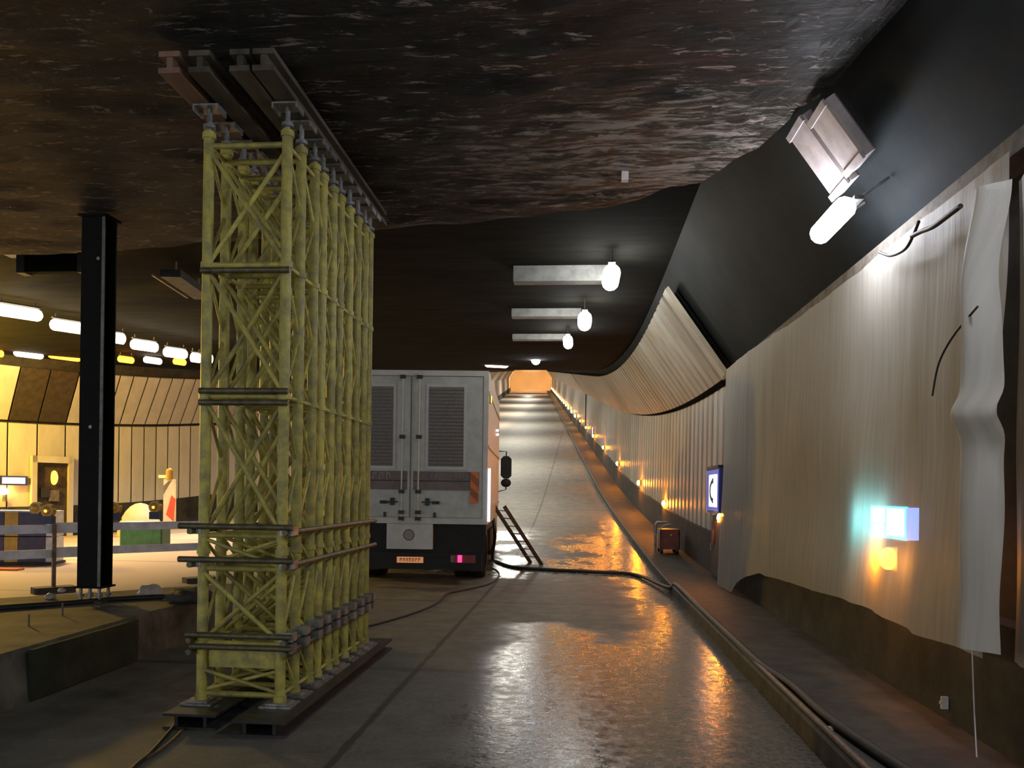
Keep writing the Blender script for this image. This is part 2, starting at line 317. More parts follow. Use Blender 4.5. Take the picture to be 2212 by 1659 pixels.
# lower stained slab under the near part of the ceiling
def slab_end(x):
    P = [(-26, 10.2), (-14, 9.7), (-6, 9.2), (-1, 8.4), (.5, 7.9), (1.1, 7.35), (1.5, 6.5), (1.75, 5.6), (1.9, 4.0)]
    for (a, ya), (c, yc) in zip(P, P[1:]):
        if a <= x <= c: return ya+(yc-ya)*(x-a)/(c-a)
    return P[-1][1]
def slab_pt(u, v):
    x = -26+27.9*(1-(1-u)**1.25); y = -6+(slab_end(x)+6)*v
    n = noise.noise(Vector((x*.7, y*3.2, 0)))*.04 + noise.noise(Vector((x*2.0, y*7, 4)))*.028 + noise.noise(Vector((x*.3, y*.5, 9)))*.04
    return Vector((x, y, 4.43+n))
b = MB(); nu, nv = 230, 150; b.grid(lambda u, v: slab_pt(u, v), nu, nv)
rim = [slab_pt(i/nu, 1) for i in range(nu+1)]; k = len(rim)
b.add(rim+[Vector((p.x, p.y, 5.24)) for p in rim], [(i, i+1, k+i+1, k+i) for i in range(k-1)])
side = [slab_pt(1, j/nv) for j in range(nv+1)]; k = len(side)
b.add(side+[Vector((p.x+.02, p.y, 5.0)) for p in side], [(i, i+1, k+i+1, k+i) for i in range(k-1)])
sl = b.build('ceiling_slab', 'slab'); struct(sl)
# a paler repaired patch and a dark joint in the slab
# right-hand cladding: slats individually as far as they can be told apart
root = D.objects['wall_right']
def slat(w_, z0, z1, fold):
    b = MB(); g = .03
    b.add([(0, g/2, z0), (0, w_-g/2, z0), (0, w_-g/2, z1), (0, g/2, z1), (-.035, w_*.22, z0), (-.035, w_*.78, z0), (-.035, w_*.78, z1), (-.035, w_*.22, z1)],
          [(0, 4, 7, 3), (4, 5, 6, 7), (5, 1, 2, 6), (0, 1, 5, 4), (3, 7, 6, 2)]); return b
SW = .6
sm = slat(SW, .88, 3.46, 0).mesh('wall_slat', 'panelR')
def slat_rot(y): return (math.atan2(H(y+.3)-H(y-.3), .6), 0, math.atan2(-(C(y+.3)-C(y-.3)), .6))
n = int((60-13.6)/SW)
for i in range(n):
    y = 13.6+i*SW; o = D.objects.new('wall_slat', sm); COL.objects.link(o); o.parent = root
    o.location = (2.515+C(y), y, H(y)); o.rotation_euler = slat_rot(y)
hb = MB(); L_ = math.hypot(1.0, 1.42); g = .04
du = Vector((-1.0, 0, 1.42)).normalized(); dn = Vector((-1.42, 0, -1.0)).normalized()
def hp(t, y, k): return du*t + Vector((0, y, 0)) + dn*k
hb.add([hp(0, g/2, 0), hp(0, SW-g/2, 0), hp(L_, SW-g/2, 0), hp(L_, g/2, 0), hp(0, SW*.2, .05), hp(0, SW*.8, .05), hp(L_, SW*.8, .05), hp(L_, SW*.2, .05)],
       [(0, 4, 7, 3), (4, 5, 6, 7), (5, 1, 2, 6), (0, 1, 5, 4), (3, 7, 6, 2)])
hm = hb.mesh('haunch_slat', 'panelR'); hroot = D.objects['wall_haunch']
for i in range(n):
    y = 13.2+i*SW; o = D.objects.new('haunch_slat', hm); COL.objects.link(o); o.parent = hroot
    o.location = (2.40+C(y), y, 3.55+H(y)); o.rotation_euler = slat_rot(y)
y2 = [y for y in YS if y >= 60]
far = strip('far_slats', 'panelR', [(2.49, .88), (2.49, 3.5), (2.40, 3.55), (1.40, 4.97)], y2); far.parent = root; far['kind'] = 'stuff'
# ------------------------------------------------------------------ left-hand wall (other carriageway)
LW = [(-21.5, 15.5), (-19, 19.3), (-16.45, 22.9), (-14.7, 25.4), (-13.3, 27.6), (-11.2, 32.5), (-9.6, 40)] + [(-7.5+C(y), y) for y in range(50, 201, 10)]
LW = [Vector(p) for p in LW]
cum = [0]
for a, c in zip(LW, LW[1:]): cum.append(cum[-1]+(c-a).length)
def lw(s):
    for i in range(len(LW)-1):
        if s <= cum[i+1] or i == len(LW)-2:
            t = (s-cum[i])/(cum[i+1]-cum[i]); p = LW[i].lerp(LW[i+1], t); d = (LW[i+1]-LW[i]).normalized(); return p, d
def lwpt(s, z, inn):     # inn = distance inward from the wall line
    p, d = lw(s); n_ = Vector((d.y, -d.x)); q = p+n_*inn; return Vector((q.x, q.y, z+HX(p.x, p.y)))
ss_ = [i*1.0 for i in range(int(cum[-1])+1)]
prof = [(0, 0), (.9, 0), (.92, -.12), (3.5, -.12), (5.3, 1.05)]
b = MB(); n5 = len(prof)
b.add([lwpt(s, z, i_) for s in ss_ for z, i_ in prof], [(j*n5+i, (j+1)*n5+i, (j+1)*n5+i+1, j*n5+i+1) for j in range(len(ss_)-1) for i in range(n5-1)])
wl = struct(b.build('wall_left', 'plinth'))
def s_at(px):             # wall parameter whose foot is seen at column px
    best = min((abs((lambda q: CX+F*q.dot(RT)/q.dot(FW))(lwpt(s*.05, 1.0, 0)-CAM)-px), s*.05) for s in range(0, 900)); return best[1]
def quadpanel(s0, s1, z0, i0, z1, i1, mat, name, proud=.04):
    o0 = lwpt(s0, z0, i0); b = MB(o0); g = .02
    p = [lwpt(s0+g, z0, i0), lwpt(s1-g, z0, i0), lwpt(s1-g, z1, i1), lwpt(s0+g, z1, i1)]
    nn = (p[1]-p[0]).cross(p[3]-p[0]).normalized()
    if nn.dot(CAM-p[0]) < 0: nn = -nn
    q = [v.lerp((p[0]+p[1]+p[2]+p[3])/4, .02)+nn*proud for v in p]
    b.add(p+q, [(4, 5, 6, 7), (0, 1, 5, 4), (1, 2, 6, 5), (2, 3, 7, 6), (3, 0, 4, 7)])
    return b.build(name, mat, wl, loc=o0)
PW = .80; s_lo = 2.0; s_hi = 34.0
sd0, sd1 = s_at(10), s_at(135)
i = 0; s = s_lo
while s < s_hi:
    PW = .80 if s < s_at(150) else .42; quadpanel(s, s+PW, .92, -.1, 3.44, -.1, 'panelL', 'wall_panel')
    mid = s+PW/2; mt = 'darkpanel' if sd0 < mid < sd1 else 'panelL'  # missing panels become dark quads coloured like shaded openings
    quadpanel(s, s+PW, 3.52, -.06, 5.0, .90, mt, 'haunch_panel', .03)
    s += (PW if s < s_at(150) else .42)
b = MB(); sf = [s_hi+i*2.0 for i in range(int((cum[-1]-s_hi)/2))]; pf = [(.92, -.06), (3.48, -.06), (5.0, .93)]
b.add([lwpt(s, z, i_) for s in sf for z, i_ in pf], [(j*3+i, (j+1)*3+i, (j+1)*3+i+1, j*3+i+1) for j in range(len(sf)-1) for i in range(2)])
o = b.build('far_panels', 'panelL', wl); o['kind'] = 'stuff'
# end of the tunnel
x0, x1 = -7.8+C(200), 2.8+C(200); z0 = H(200)
b = MB(); b.grid(lambda u, v: Vector((x0+(x1-x0)*u, 200+1.5*math.sin(pi*u), z0-.2+6*v)), 8, 1); struct(b.build('wall_end', 'endwall'))
# ------------------------------------------------------------------ lamps of the tunnel itself (glowing tubes, plus added area lights without fixtures)
def area(name, loc, size, power, col, rot=(0, 0, 0), sy=None):
    l = D.lights.new(name, 'AREA'); l.energy = power*LIGHTK; l.color = col; l.size = size; l.shape = 'RECTANGLE'; l.size_y = sy or size
    o = D.objects.new(name, l); COL.objects.link(o); o.location = loc; o.rotation_euler = rot; return o
def point(name, loc, power, col, r=.15):
    l = D.lights.new(name, 'POINT'); l.energy = power*LIGHTK; l.color = col; l.shadow_soft_size = r
    o = D.objects.new(name, l); COL.objects.link(o); o.location = loc; return o
def down(name, loc, power, col, sx=.3, sy=1.2, spread=130):
    o = area(name, loc, sx, power, col, (0, 0, 0), sy); o.data.spread = math.radians(spread); return o
def tube_lamp(loc, ln, r, mat, label, cat='lamp', group=None, dirv=(0, 1, 0), rod=.25, hang=(0, 0, 1)):
    loc = Vector(loc); t = thing('tube_lamp', label, cat, loc, group); d = Vector(dirv).normalized(); h = Vector(hang).normalized()
    pts = [d*(ln/2)*k for k in (-1, -.93, -.8, .8, .93, 1)]; b = MB(); n = 12; vs = []
    u = d.cross(Vector((0, 0, 1))).normalized(); v = d.cross(u)
    for p, q in zip(pts, (.3, .75, 1, 1, .75, .3)): vs += [p+(u*math.cos(2*pi*k/n)+v*math.sin(2*pi*k/n))*r*q for k in range(n)]
    b.add(vs, [(i*n+k, i*n+(k+1) % n, (i+1)*n+(k+1) % n, (i+1)*n+k) for i in range(5) for k in range(n)]+[tuple(range(n)), tuple(range(5*n, 6*n))], True); b.build('tube', mat, t)
    MB().obox(h*(r*1.1+.02), d, u, d.cross(u), ln*.9, r*.8, .03, 0).build('housing', 'dark', t)
    if rod:
        for k in (-.35, .35): MB().tube([d*ln*k+h*r, d*ln*k+h*(r+rod)], .012, 6).build('hanger', 'galv', t)
    return t
hn = Vector((1.42, 0, 1.0)).normalized()
p = at_x(1797, 478, 1.93)
tube_lamp(p, .74, .085, 'tube_light', 'big glaring white tube lamp hung below two lit panels at upper right', hang=hn, rod=.32)
L1 = p
tube_lamp((2.0, 3.1, 3.95), .8, .085, 'tube_light', 'tube lamp just beyond the top right edge of the photo', hang=hn, rod=.2)
tube_lamp((2.12, -1.6, 3.95), 1.05, .085, 'tube_light', 'unseen tube lamp added behind the viewer as foreground fill', hang=hn, rod=.2)  # unseen tube added behind the camera to fill the foreground
for (px, py, Y, r, lab) in ((1320, 600, 12.3, .13, 'white ceiling lamp at centre beside the widest lit downstand beam'), (1263, 694, 15.4, .13, 'white ceiling lamp second down the receding row at centre'),
                            (1227, 739, 18.6, .11, 'third and smallest of the white lamps hung by the downstand beams'), ):
    p = at_y(px, py, Y); p.z = min(p.z, 5.2+H(Y)-r-.1)
    tube_lamp(p, .7, r, 'tube_white', lab, rod=5.22+H(Y)-p.z-r)
p = at_y(1157, 777, 26); tube_lamp(p, .4, .14, 'tube_light2', 'tiny white lamp directly above the orange end of the tunnel', rod=5.2+H(26)-p.z)
p = at_y(1073, 787, 29); tube_lamp(p, 1.1, .12, 'tube_warm', 'slanting warm white lamp over the right roof corner of the truck', dirv=(.8, .9, .1), rod=max(.1, 5.2+H(29)-p.z-.12))
# downstand beams in the ceiling, lit from the lamps in front of them
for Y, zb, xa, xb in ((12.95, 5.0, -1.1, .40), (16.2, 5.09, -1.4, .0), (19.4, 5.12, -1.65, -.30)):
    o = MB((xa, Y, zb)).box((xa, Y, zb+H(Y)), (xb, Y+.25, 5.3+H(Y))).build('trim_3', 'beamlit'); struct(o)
# ------------------------------------------------------------------ left-hand rows of lamps
wl_lab = ['leftmost and longest white lamp of the upper row, cut by the left edge', 'second white lamp of the upper row, left of the black column',
          'small white lamp just right of the black column', 'white lamp of the upper row in the gap between column and tower', 'white lamp in the upper row close to the yellow tower',
          'tiny white lamp left of the yellow tower leg', 'tiny white lamp seen through the yellow tower']
for (px, py, ln), lab in zip(((40, 675, .85), (148, 706, .72), (255, 731, .3), (312, 747, .65), (379, 763, .6), (423, 773, .25), (448, 775, .25)), wl_lab):
    z = 4.98; p = at_z(px, py, z); tube_lamp(p, ln, .12, 'tube_warm', lab, dirv=(.6, .8, 0), rod=.12)
am_lab = ['amber lamp of the lower row at the left edge', 'amber lamp glowing left of the black column', 'amber lamp just right of the black column', 'white lamp in the lower amber row right of the column', 'last amber lamp of the lower row beside the yellow tower', 'long white lamp in the lower row at left']
for (px, py, ln, mt), lab in zip(((-10, 763, .4, 'sodium'), (140, 771, .9, 'sodium'), (272, 777, .45, 'sodium'), (330, 779, .55, 'tube_warm'), (388, 782, .4, 'sodium'), (62, 766, .75, 'tube_warm')), am_lab):
    s = s_at(px); q = lwpt(s, 4.95, 1.1); _, d = lw(s); p = at_y(px, py, q.y-(.9 if px < 200 else 2.6))
    tube_lamp(p, ln, .09, mt, lab, dirv=(d.x, d.y, 0), rod=.12)
point('sodium_flood', (-16.9, 18.0, 4.62), 2300, (1, .60, .06), .3)
down('left_fill_light', (-11.5, 16.5, 4.85), 250, (1, .66, .36))  # fill lights added to brighten the left carriageway
down('left_fill_light', (-10.5, 21.5, 4.85), 200, (1, .88, .74))
# ramp: unseen fill lights added along the climb brighten the road and the end wall
for Y, P in ((29, 330), (42, 650), (58, 750), (75, 800), (95, 850), (118, 900), (144, 850), (170, 500)): down('ramp_fill_light', (-3.0+C(Y), Y, 4.8+H(Y)), P, (1, .95, .84), .4, 9.0, 165)
area('end_lamp', (-2.6+C(188), 188, 4.6+H(188)), 2.5, 1700, (1, .60, .30), (pi/2-.12, 0, 0), .4)
# ------------------------------------------------------------------ amber lamps along the right wall
def amber_proto(mat, label):
    t = thing('wall_lamp', label, 'lamp', (0, 0, 0), 'amber lamps along the right-hand wall')
    MB().box((-.02, -.10, -.09), (.03, .10, .09)).build('housing', 'housing', t)
    b = MB(); b.ball((-.05, 0, 0), .06, .10, .085, 12, 8); b.build('lens', mat, t); return t
ordn = ['first', 'second', 'third', 'fourth', 'fifth', 'sixth', 'seventh', 'eighth', 'ninth', 'tenth']
a0 = None
labs = {0: 'amber wall lamp glowing through the plastic sheet under the cyan sign', 1: 'amber wall lamp at the sheet edge below the blue phone sign'}
spot = [(1933, 1207), (1563, 1119), (1438, 1088), (1378, 1051), (1331, 1010), (1302, 989), (1284, 957), (1266, 936), (1254, 920), (1246, 907), (1237, 897)]
for k in range(25):
    Y = 6.1+7.4*k; X = 2.44
    if k < 3: p = at_x(*spot[k], 2.40)
    else: p = Vector((X+C(Y)-.02, Y, 1.14+H(Y)))
    lab = labs.get(k) or (f'{ordn[k-2]} amber wall lamp up the ramp beyond the phone sign' if k < 9 else 'one of the far amber lamps merging into a line of light')
    if k == 0: near0 = amber_proto('amber_near', lab); near0.location = p
    elif k == 1: a0 = amber_proto('amber', lab); a0.location = p
    elif k == 9:
        far0 = amber_proto('amber_far', lab); far0.location = p; far0.scale = (1.7, 1.7, 1.7); far0['group'] = 'far amber lamps merging into a line'
    elif k > 9: q = dup(far0, p, None, lab)
    else: dup(a0, p, None, lab)
    if k in (0, 1, 2, 3): point('amber_glow', p+Vector((-.16 if k else -.0, -.05 if k else -.5, 0)), 6 if k else 3, (1, .35, .05), .05)
# small lit emergency signs by the lamps
for (px, py, sz, lab) in ((1400, 1052, (.10, .22), 'small white lit sign just right of the double amber lamp'), (1302, 964, (.05, .45), 'tiny white lit sign above the amber lamps on the ramp'), (1281, 936, (.05, .75), 'tiny bright upright sign highest on the right wall')):
    t = at_x(px, py, 2.40); Y = {1400: 27.5, 1302: 47, 1281: 53}[px]; p = at_y(px, py, Y); th = thing('lit_sign', lab, 'sign', p)
    MB().box((-.03, -.2, -sz[1]/2), (.03, .2, sz[1]/2)).build('sign_case', 'housing', th)
    MB().box((-.05, -.3, -sz[1]/2+.02), (-.03, .3, sz[1]/2-.02)).build('lit_face', 'small_white', th)
# ------------------------------------------------------------------ phone cabinet and its door on the right wall
t = thing('phone_cabinet', 'blue emergency phone sign with lit white pictogram on the right wall', 'sign', (2.42, 14.0, 1.3))
MB().box((-.16, -.75, 0), (0, .5, .74)).build('sign_case', 'signblue', t)
MB().box((-.175, .44, -.01), (-.155, .51, .75), 0).build('edge_strip', 'paleedge', t)
MB().box((-.17, -.7, .74), (.0, .46, .79)).build('hood', 'dark', t)
MB().box((-.168, -.72, .03), (-.162, .44, .72)).build('blue_face', 'sign_blue_lit', t)
MB().box((-.176, -.62, .10), (-.170, .16, .64)).build('lit_panel', 'sign_white', t)
b = MB()
for i_ in range(10):
    a0_, a1_ = pi*(-.5+i_/10), pi*(-.5+(i_+1)/10)
    f = lambda a, r: Vector((-.180, -.30+r*2.0*math.cos(a), .37+r*math.sin(a)))
    b.add([f(a0_, .13), f(a1_, .13), f(a1_, .20), f(a0_, .20)], [(0, 1, 2, 3)])
b.box((-.182, -.30, .49), (-.178, -.18, .58)); b.box((-.182, -.30, .16), (-.178, -.18, .25)); b.build('handset_pictogram', 'dark', t)
t = thing('wall_cabinet', 'dark reddish brown cabinet door below the blue phone sign', 'cabinet', (2.42, 13.8, .15))
MB().box((-.10, -.6, 0), (0, .42, 1.10)).build('body', 'brownrecess', t)
MB().box((-.125, -.5, .08), (-.10, .34, 1.0)).build('door', 'brownrecess', t)
MB().box((-.15, .05, .62), (-.125, .16, .86)).build('red_plate', 'redbox', t, label='dull red plate')
MB().tube([(-.15, .25, .5), (-.15, .25, .62)], .012, 6).build('handle', 'galv', t)
# cyan sign seen through the sheet
p = at_x(1929, 1128, 2.46); t = thing('emergency_sign', 'glowing cyan rectangular sign showing through the plastic sheet', 'sign', p)
MB().box((-.03, -.38, -.14), (.05, .38, .14)).build('sign_case', 'housing', t)
MB().box((-.045, -.36, -.125), (-.03, .36, .125)).build('cyan_face', 'cyan', t)
MB().box((-.052, -.34, -.10), (-.046, -.01, .11)).build('bright_panel', 'cyan_white', t)
MB().box((-.052, .05, .0), (-.046, .33, .11)).build('bright_panel', 'cyan_white', t)
MB().box((-.05, -.41, -.12), (.03, -.385, .12)).build('blue_side', 'blue_side', t)
# ------------------------------------------------------------------ plastic sheets on the right wall
def interp(P, x):
    if x <= P[0][0]: return P[0][1]
    for (a, ya), (c, yc) in zip(P, P[1:]):
        if x <= c: return ya+(yc-ya)*(x-a)/(c-a)
    return P[-1][1]
SX = 2.26
low = [(q.y, q.z) for q in (at_x(px, py, SX) for px, py in ((2085, 1400), (1990, 1370), (1930, 1338), (1870, 1308), (1815, 1290), (1760, 1274), (1700, 1256), (1640, 1238), (1618, 1245), (1595, 1258), (1580, 1290), (1560, 1300)))]
low = [(y, max(z, .17)) for y, z in low]; ya, yb = low[0][0]-.3, at_x(1558, 1000, SX).y
def sheet_pt(u, v):
    y = ya+(yb-ya)*u; zb = interp(low, y); zt = 3.50+.10*ss(8, 12, y)
    z = zb+(zt-zb)*v; y0 = y
    f = noise.noise(Vector((y*2.2, z*.5, 1)))*.028*(1-.5*v) + noise.noise(Vector((y*7, z*.4, 5)))*.009 + noise.noise(Vector((y*.8, z*1.1, 8)))*.035
    f += .012*math.sin(y*9+z*.6)*ss(.9, .2, v)*ss(9, 5, y)
    return Vector((SX+.06*v+f-.03*ss(.4, 0, v), y0, z))
b = MB(); b.grid(sheet_pt, 190, 70); b.build('plastic_sheet', 'sheet', label='large milky plastic sheet draped along the right wall', category='sheet')
# the folded white strip at its near edge
P = [at_x(px, py, 2.12) for px, py in ((2068, 1402), (2140, 1405))]; yn_, yf_ = P[1].y, P[0].y
def fold_pt(u, v):
    z = .80+(3.30-.80)*v; wd = (yf_-yn_); yc = (yn_+yf_)/2
    k = 1-.28*ss(.45, .9, v)+.10*math.exp(-((v-.48)/.05)**2); sh = -.03*math.exp(-((v-.50)/.06)**2)
    y = yc+(u-.5)*wd*k + sh + .10*ss(.6, 1, v)
    x = 2.12+.05*math.cos(u*pi*2.0)*(1-.5*u)-.04*math.sin(u*pi)+.02*noise.noise(Vector((u*3, v*5, 2)))-.06*math.exp(-((v-.5)/.035)**2)+.10*ss(.75, 1, v)
    return Vector((x, y, z))
b = MB(); b.grid(fold_pt, 24, 80); o = b.build('sheet_fold', 'sheet2', label='narrow white folded plastic strip hanging at the near sheet edge', category='sheet')
def near_sheet(u, v):
    y = 3.0+(yn_+.25-3.0)*u; z = .72+(3.32-.72)*v; return Vector((2.34+.03*noise.noise(Vector((y*6, z, 3)))+.02*math.sin(y*14), y, z))
b = MB(); b.grid(near_sheet, 24, 20); b.build('plastic_sheet', 'sheet3', label='dull shaded sheet at the right edge behind the white folded strip', category='sheet')
# cords, loops of cable
def cable(name, pts, r, mat, label, cat='cable', n=8, sub=6, seed=0, wob=0):
    P = [Vector(p) for p in pts]; Q = []
    for i in range(len(P)-1):
        a = P[max(i-1, 0)]; b_ = P[i]; c_ = P[i+1]; d_ = P[min(i+2, len(P)-1)]
        for k in range(sub):
            t = k/sub; Q.append(.5*((2*b_)+(c_-a)*t+(2*a-5*b_+4*c_-d_)*t*t+(3*b_-a-3*c_+d_)*t**3))
    Q.append(P[-1])
    m_ = MB(P[0]); m_.tube(Q, r, n); return m_.build(name, mat, label=label, category=cat)
cable('cable', [at_x(px, py, 2.2) for px, py in ((1985, 478), (1972, 510), (1955, 538), (1925, 552), (1900, 545))], .011, 'rubber', 'black cable loop hanging from the ledge above the sheet')
cable('cable', [at_x(px, py, 2.2) for px, py in ((2075, 445), (2045, 468), (2015, 490), (1990, 500), (1970, 510))], .016, 'rubber', 'thick black cable bunched on the ledge nearer the camera')
cable('wire', [at_x(px, py, 2.06) for px, py in ((2112, 662), (2060, 725), (2028, 785), (2014, 855))], .006, 'rubber', 'thin dark wire slanting down the sheet left of the folded strip', 'wire')
cable('cord', [at_x(2100, 1402, 2.16), at_x(2104, 1520, 2.16), at_x(2110, 1636, 2.1)], .004, 'paleedge', 'thin pale cord hanging below the folded white strip', 'cord')
# ------------------------------------------------------------------ cassette panels left on the haunch beside the big lamp
for (yA, yB, t0, t1, lab) in ((5.74, 6.10, .60, 1.08, 'long pale cassette panel on the haunch, nearer of the pair'), (6.12, 6.50, .56, 1.17, 'long pale cassette panel on the haunch, brightly lit, farther of the pair')):
    base = Vector((2.40, 0, 3.55)); o0 = base+du*t0+Vector((0, yA, 0)); t = thing('cassette_panel', lab, 'panel', o0, 'pale cassette panels on the haunch')
    c = du*((t1-t0)/2)+Vector((0, (yB-yA)/2, 0))+dn*.10
    MB().obox(c, (0, 1, 0), dn, du, yB-yA, .10, t1-t0, .02).build('panel', 'cassette', t)
    for k in (.03, .97): MB().obox(du*(t1-t0)*k+Vector((0, (yB-yA)/2, 0))+dn*.155, (0, 1, 0), dn, du, yB-yA, .02, .05).build('end_lip', 'cassette', t)
# ------------------------------------------------------------------ yellow shoring tower
XL, XR = -2.60, -2.04
YL = [5.42, 5.70, 6.00, 6.20, 6.46, 6.66, 6.94, 7.20, 7.44, 7.62]; Y0 = YL[0]; NF = len(YL)
TR = thing('shoring_tower', 'tall yellow steel shoring tower of braced legs standing between floor and ceiling', 'scaffold', (-2.26, 6.7, 0))
O = Vector((-2.26, 6.7, 0))
lv = [.17, .36, .52, 1.04, 1.27, 2.24, 3.15, 3.98]
def leg_mesh():
    b = MB(); b.tube([(0, 0, .13), (0, 0, 4.08)], .037, 10)
    for z in (.15, .52, 1.16, 2.24, 3.15, 4.05): b.tube([(0, 0, z-.02), (0, 0, z+.02)], .046, 10)
    return b.mesh('leg', 'yellow')
lm = leg_mesh()
jb = MB(); jb.tube([(0, 0, .105), (0, 0, .17)], .024, 8); jb.box((-.075, -.075, .118), (.075, .075, .13)); jm_ = jb.mesh('base_jack', 'galv')
def head_mesh(h):
    b = MB(); b.tube([(0, 0, 4.05), (0, 0, h)], .019, 8); b.tube([(0, 0, 4.10), (0, 0, 4.125)], .045, 8)
    b.box((-.09, -.07, h), (.09, .07, h+.012)); b.box((-.09, -.07, h-.03), (-.078, .07, h)); b.box((.078, -.07, h-.03), (.09, .07, h)); return b.mesh('head_jack', 'galv')
hms = head_mesh(4.235)
def rod_mesh(name, p, q, r, mat='yellow', n=6): return MB().tube([p, q], r, n).mesh(name, mat)
W = XR-XL
cross_m = [rod_mesh('cross_bar', (0, 0, 0), (W, 0, 0), .021)]
braces = []
for a, c in ((.19, .34), (.54, 1.02), (1.06, 1.25), (1.29, 2.22), (2.26, 3.13), (3.17, 3.96)):
    if c-a < .3: braces += [(a, rod_mesh('diagonal_brace', (0, .012, 0), (W, .012, c-a), .014)), (a, rod_mesh('diagonal_brace', (0, -.012, c-a), (W, -.012, 0), .014))]
    else: braces += [(a, rod_mesh('diagonal_brace', (0, .016, 0), (W, .016, c-a), .017)), (a, rod_mesh('diagonal_brace', (0, -.016, c-a), (W, -.016, 0), .017))]
side = [(a, c) for a, c in ((.19, .52), (.54, 1.02), (1.06, 1.25), (1.29, 1.78), (1.78, 2.22), (2.26, 2.7), (2.7, 3.13), (3.17, 3.6), (3.6, 3.98))]
def part(me, loc, parent=TR, name=None):
    o = D.objects.new(name or me.name.split('.')[0], me); COL.objects.link(o); o.parent = parent; o.location = loc; return o
for i in range(NF):
    y = YL[i] - O.y; DY = YL[min(i+1, NF-1)]-YL[i]
    for x in (XL, XR):
        o = part(lm, (x-O.x, y, 0)); part(jm_, (x-O.x, y, 0)); part(hms, (x-O.x, y, 0))
    for z in lv[::1]:
        if z in (.36,): continue
        part(cross_m[0], (XL-O.x, y, z))
    for k, (a, me) in enumerate(braces): part(me, (XL-O.x, y, a))
    if i < NF-1:
        for x in (XL, XR):
            for j, (a, c) in enumerate(side):
                me_k = ('side', j, i)
                if me_k not in globals().setdefault('_sm', {}): _sm[me_k] = rod_mesh('side_brace', (0, 0, 0) if j % 2 else (0, DY, 0), (0, DY, c-a) if j % 2 else (0, 0, c-a), .013)
                part(_sm[me_k], (x-O.x, y, a))
            for z in (.17, .52, 1.04, 1.27, 2.24, 3.15, 3.98):
                if ('sr', i) not in _sm: _sm['sr', i] = rod_mesh('side_bar', (0, 0, 0), (0, DY, 0), .016)
                part(_sm['sr', i], (x-O.x, y, z))
# yellow plates low in the front and middle frames
for i in (0, 2, 4): part(MB().box((.04, -.012, 0), (W-.04, .012, .16)).mesh('yellow_plate', 'yellow'), (XL-O.x, YL[i]-O.y+.03, .35))
# dull clamped tubes round the tower
ylast = YL[-1]
for z, ex in ((1.30, .12), (1.07, .12), (.55, .06), (.47, .03)):
    for x in (XL-.055, XR+.055): MB().tube([(x-O.x, Y0-.10-O.y, z), (x-O.x, ylast+.15-O.y, z)], .020, 8).build('clamped_tube', 'tube', TR, label='dull brown scaffold tube')
    MB().tube([(XL-ex-.03-O.x, Y0-.06-O.y, z+.035), (XR+.10-O.x, Y0-.06-O.y, z+.035)], .021, 8).build('clamped_tube', 'tube', TR, label='dull brown scaffold tube')
for z in (2.19, 3.10, 2.27):
    MB().tube([(XL-.02-O.x, Y0-.055-O.y, z), (XR+.05-O.x, Y0-.055-O.y, z)], .021, 8).build('clamped_tube', 'tube', TR, label='dull brown scaffold tube')
for z in (.5, .58):     # lower grey couplings on the right side
    for i in range(NF): part(MB().box((-.05, -.045, -.03), (.05, .045, .03)).mesh('coupler', 'galv') if i == 0 and z == .5 else cm_, (XR+.05-O.x, YL[i]-O.y, z)); cm_ = D.objects['coupler'].data
for z in (1.08, 1.31):
    for x in (XL-.05, XR+.05): part(cm_, (x-O.x, Y0-O.y, z))
# floor beams and head beams
base = [(-2.72, -2.36, 5.12, 7.9, 'left of the two dark steel floor beams under the yellow tower'), (-2.21, -1.85, 5.02, 8.0, 'right of the two dark steel floor beams under the yellow tower')]
for a, c, ya_, yb_, lab in base:
    t = thing('floor_beam', lab, 'beam', ((a+c)/2, ya_, 0), 'floor beams under the tower'); hw = (c-a)/2
    MB().box((-hw, 0, 0), (hw, yb_-ya_, .018)).build('flange', 'basebeam', t); MB().box((-hw, 0, .088), (hw, yb_-ya_, .105)).build('flange', 'basebeam', t)
    for x in (-hw*.55, hw*.55): MB().box((x-.012, .02, .018), (x+.012, yb_-ya_-.02, .088)).build('web', 'basebeam', t)
    for i in range(NF): MB().box((-.11, -.10, .105), (.11, .10, .117)).build('bearing_plate', 'galv', t, loc=((XL if a < -2.3 else XR)-(a+c)/2, YL[i]-ya_, 0))
hb_ = [(-2.72, -2.58, 'pinktimber', 'reddish timber head beam at the left top of the tower'), (-2.52, -2.38, 'timber', 'dark timber head beam second from left on top of the tower'),
       (-2.25, -2.12, 'timber', 'dark timber head beam second from right on top of the tower'), (-2.10, -1.96, 'timber', 'dark timber head beam at the right top of the tower')]
for a, c, mt, lab in hb_:
    z0_ = 4.25; t = thing('head_beam', lab, 'beam', ((a+c)/2, 4.95, z0_), 'timber beams on top of the yellow tower'); hw = (c-a)/2
    MB().box((-hw, 0, 0), (hw, 3.0, .035)).build('lower_chord', mt, t); MB().box((-hw, 0, .105), (hw, 3.0, .14)).build('upper_chord', mt, t); MB().box((-.02, .01, .035), (.02, 2.99, .105)).build('web', mt, t)
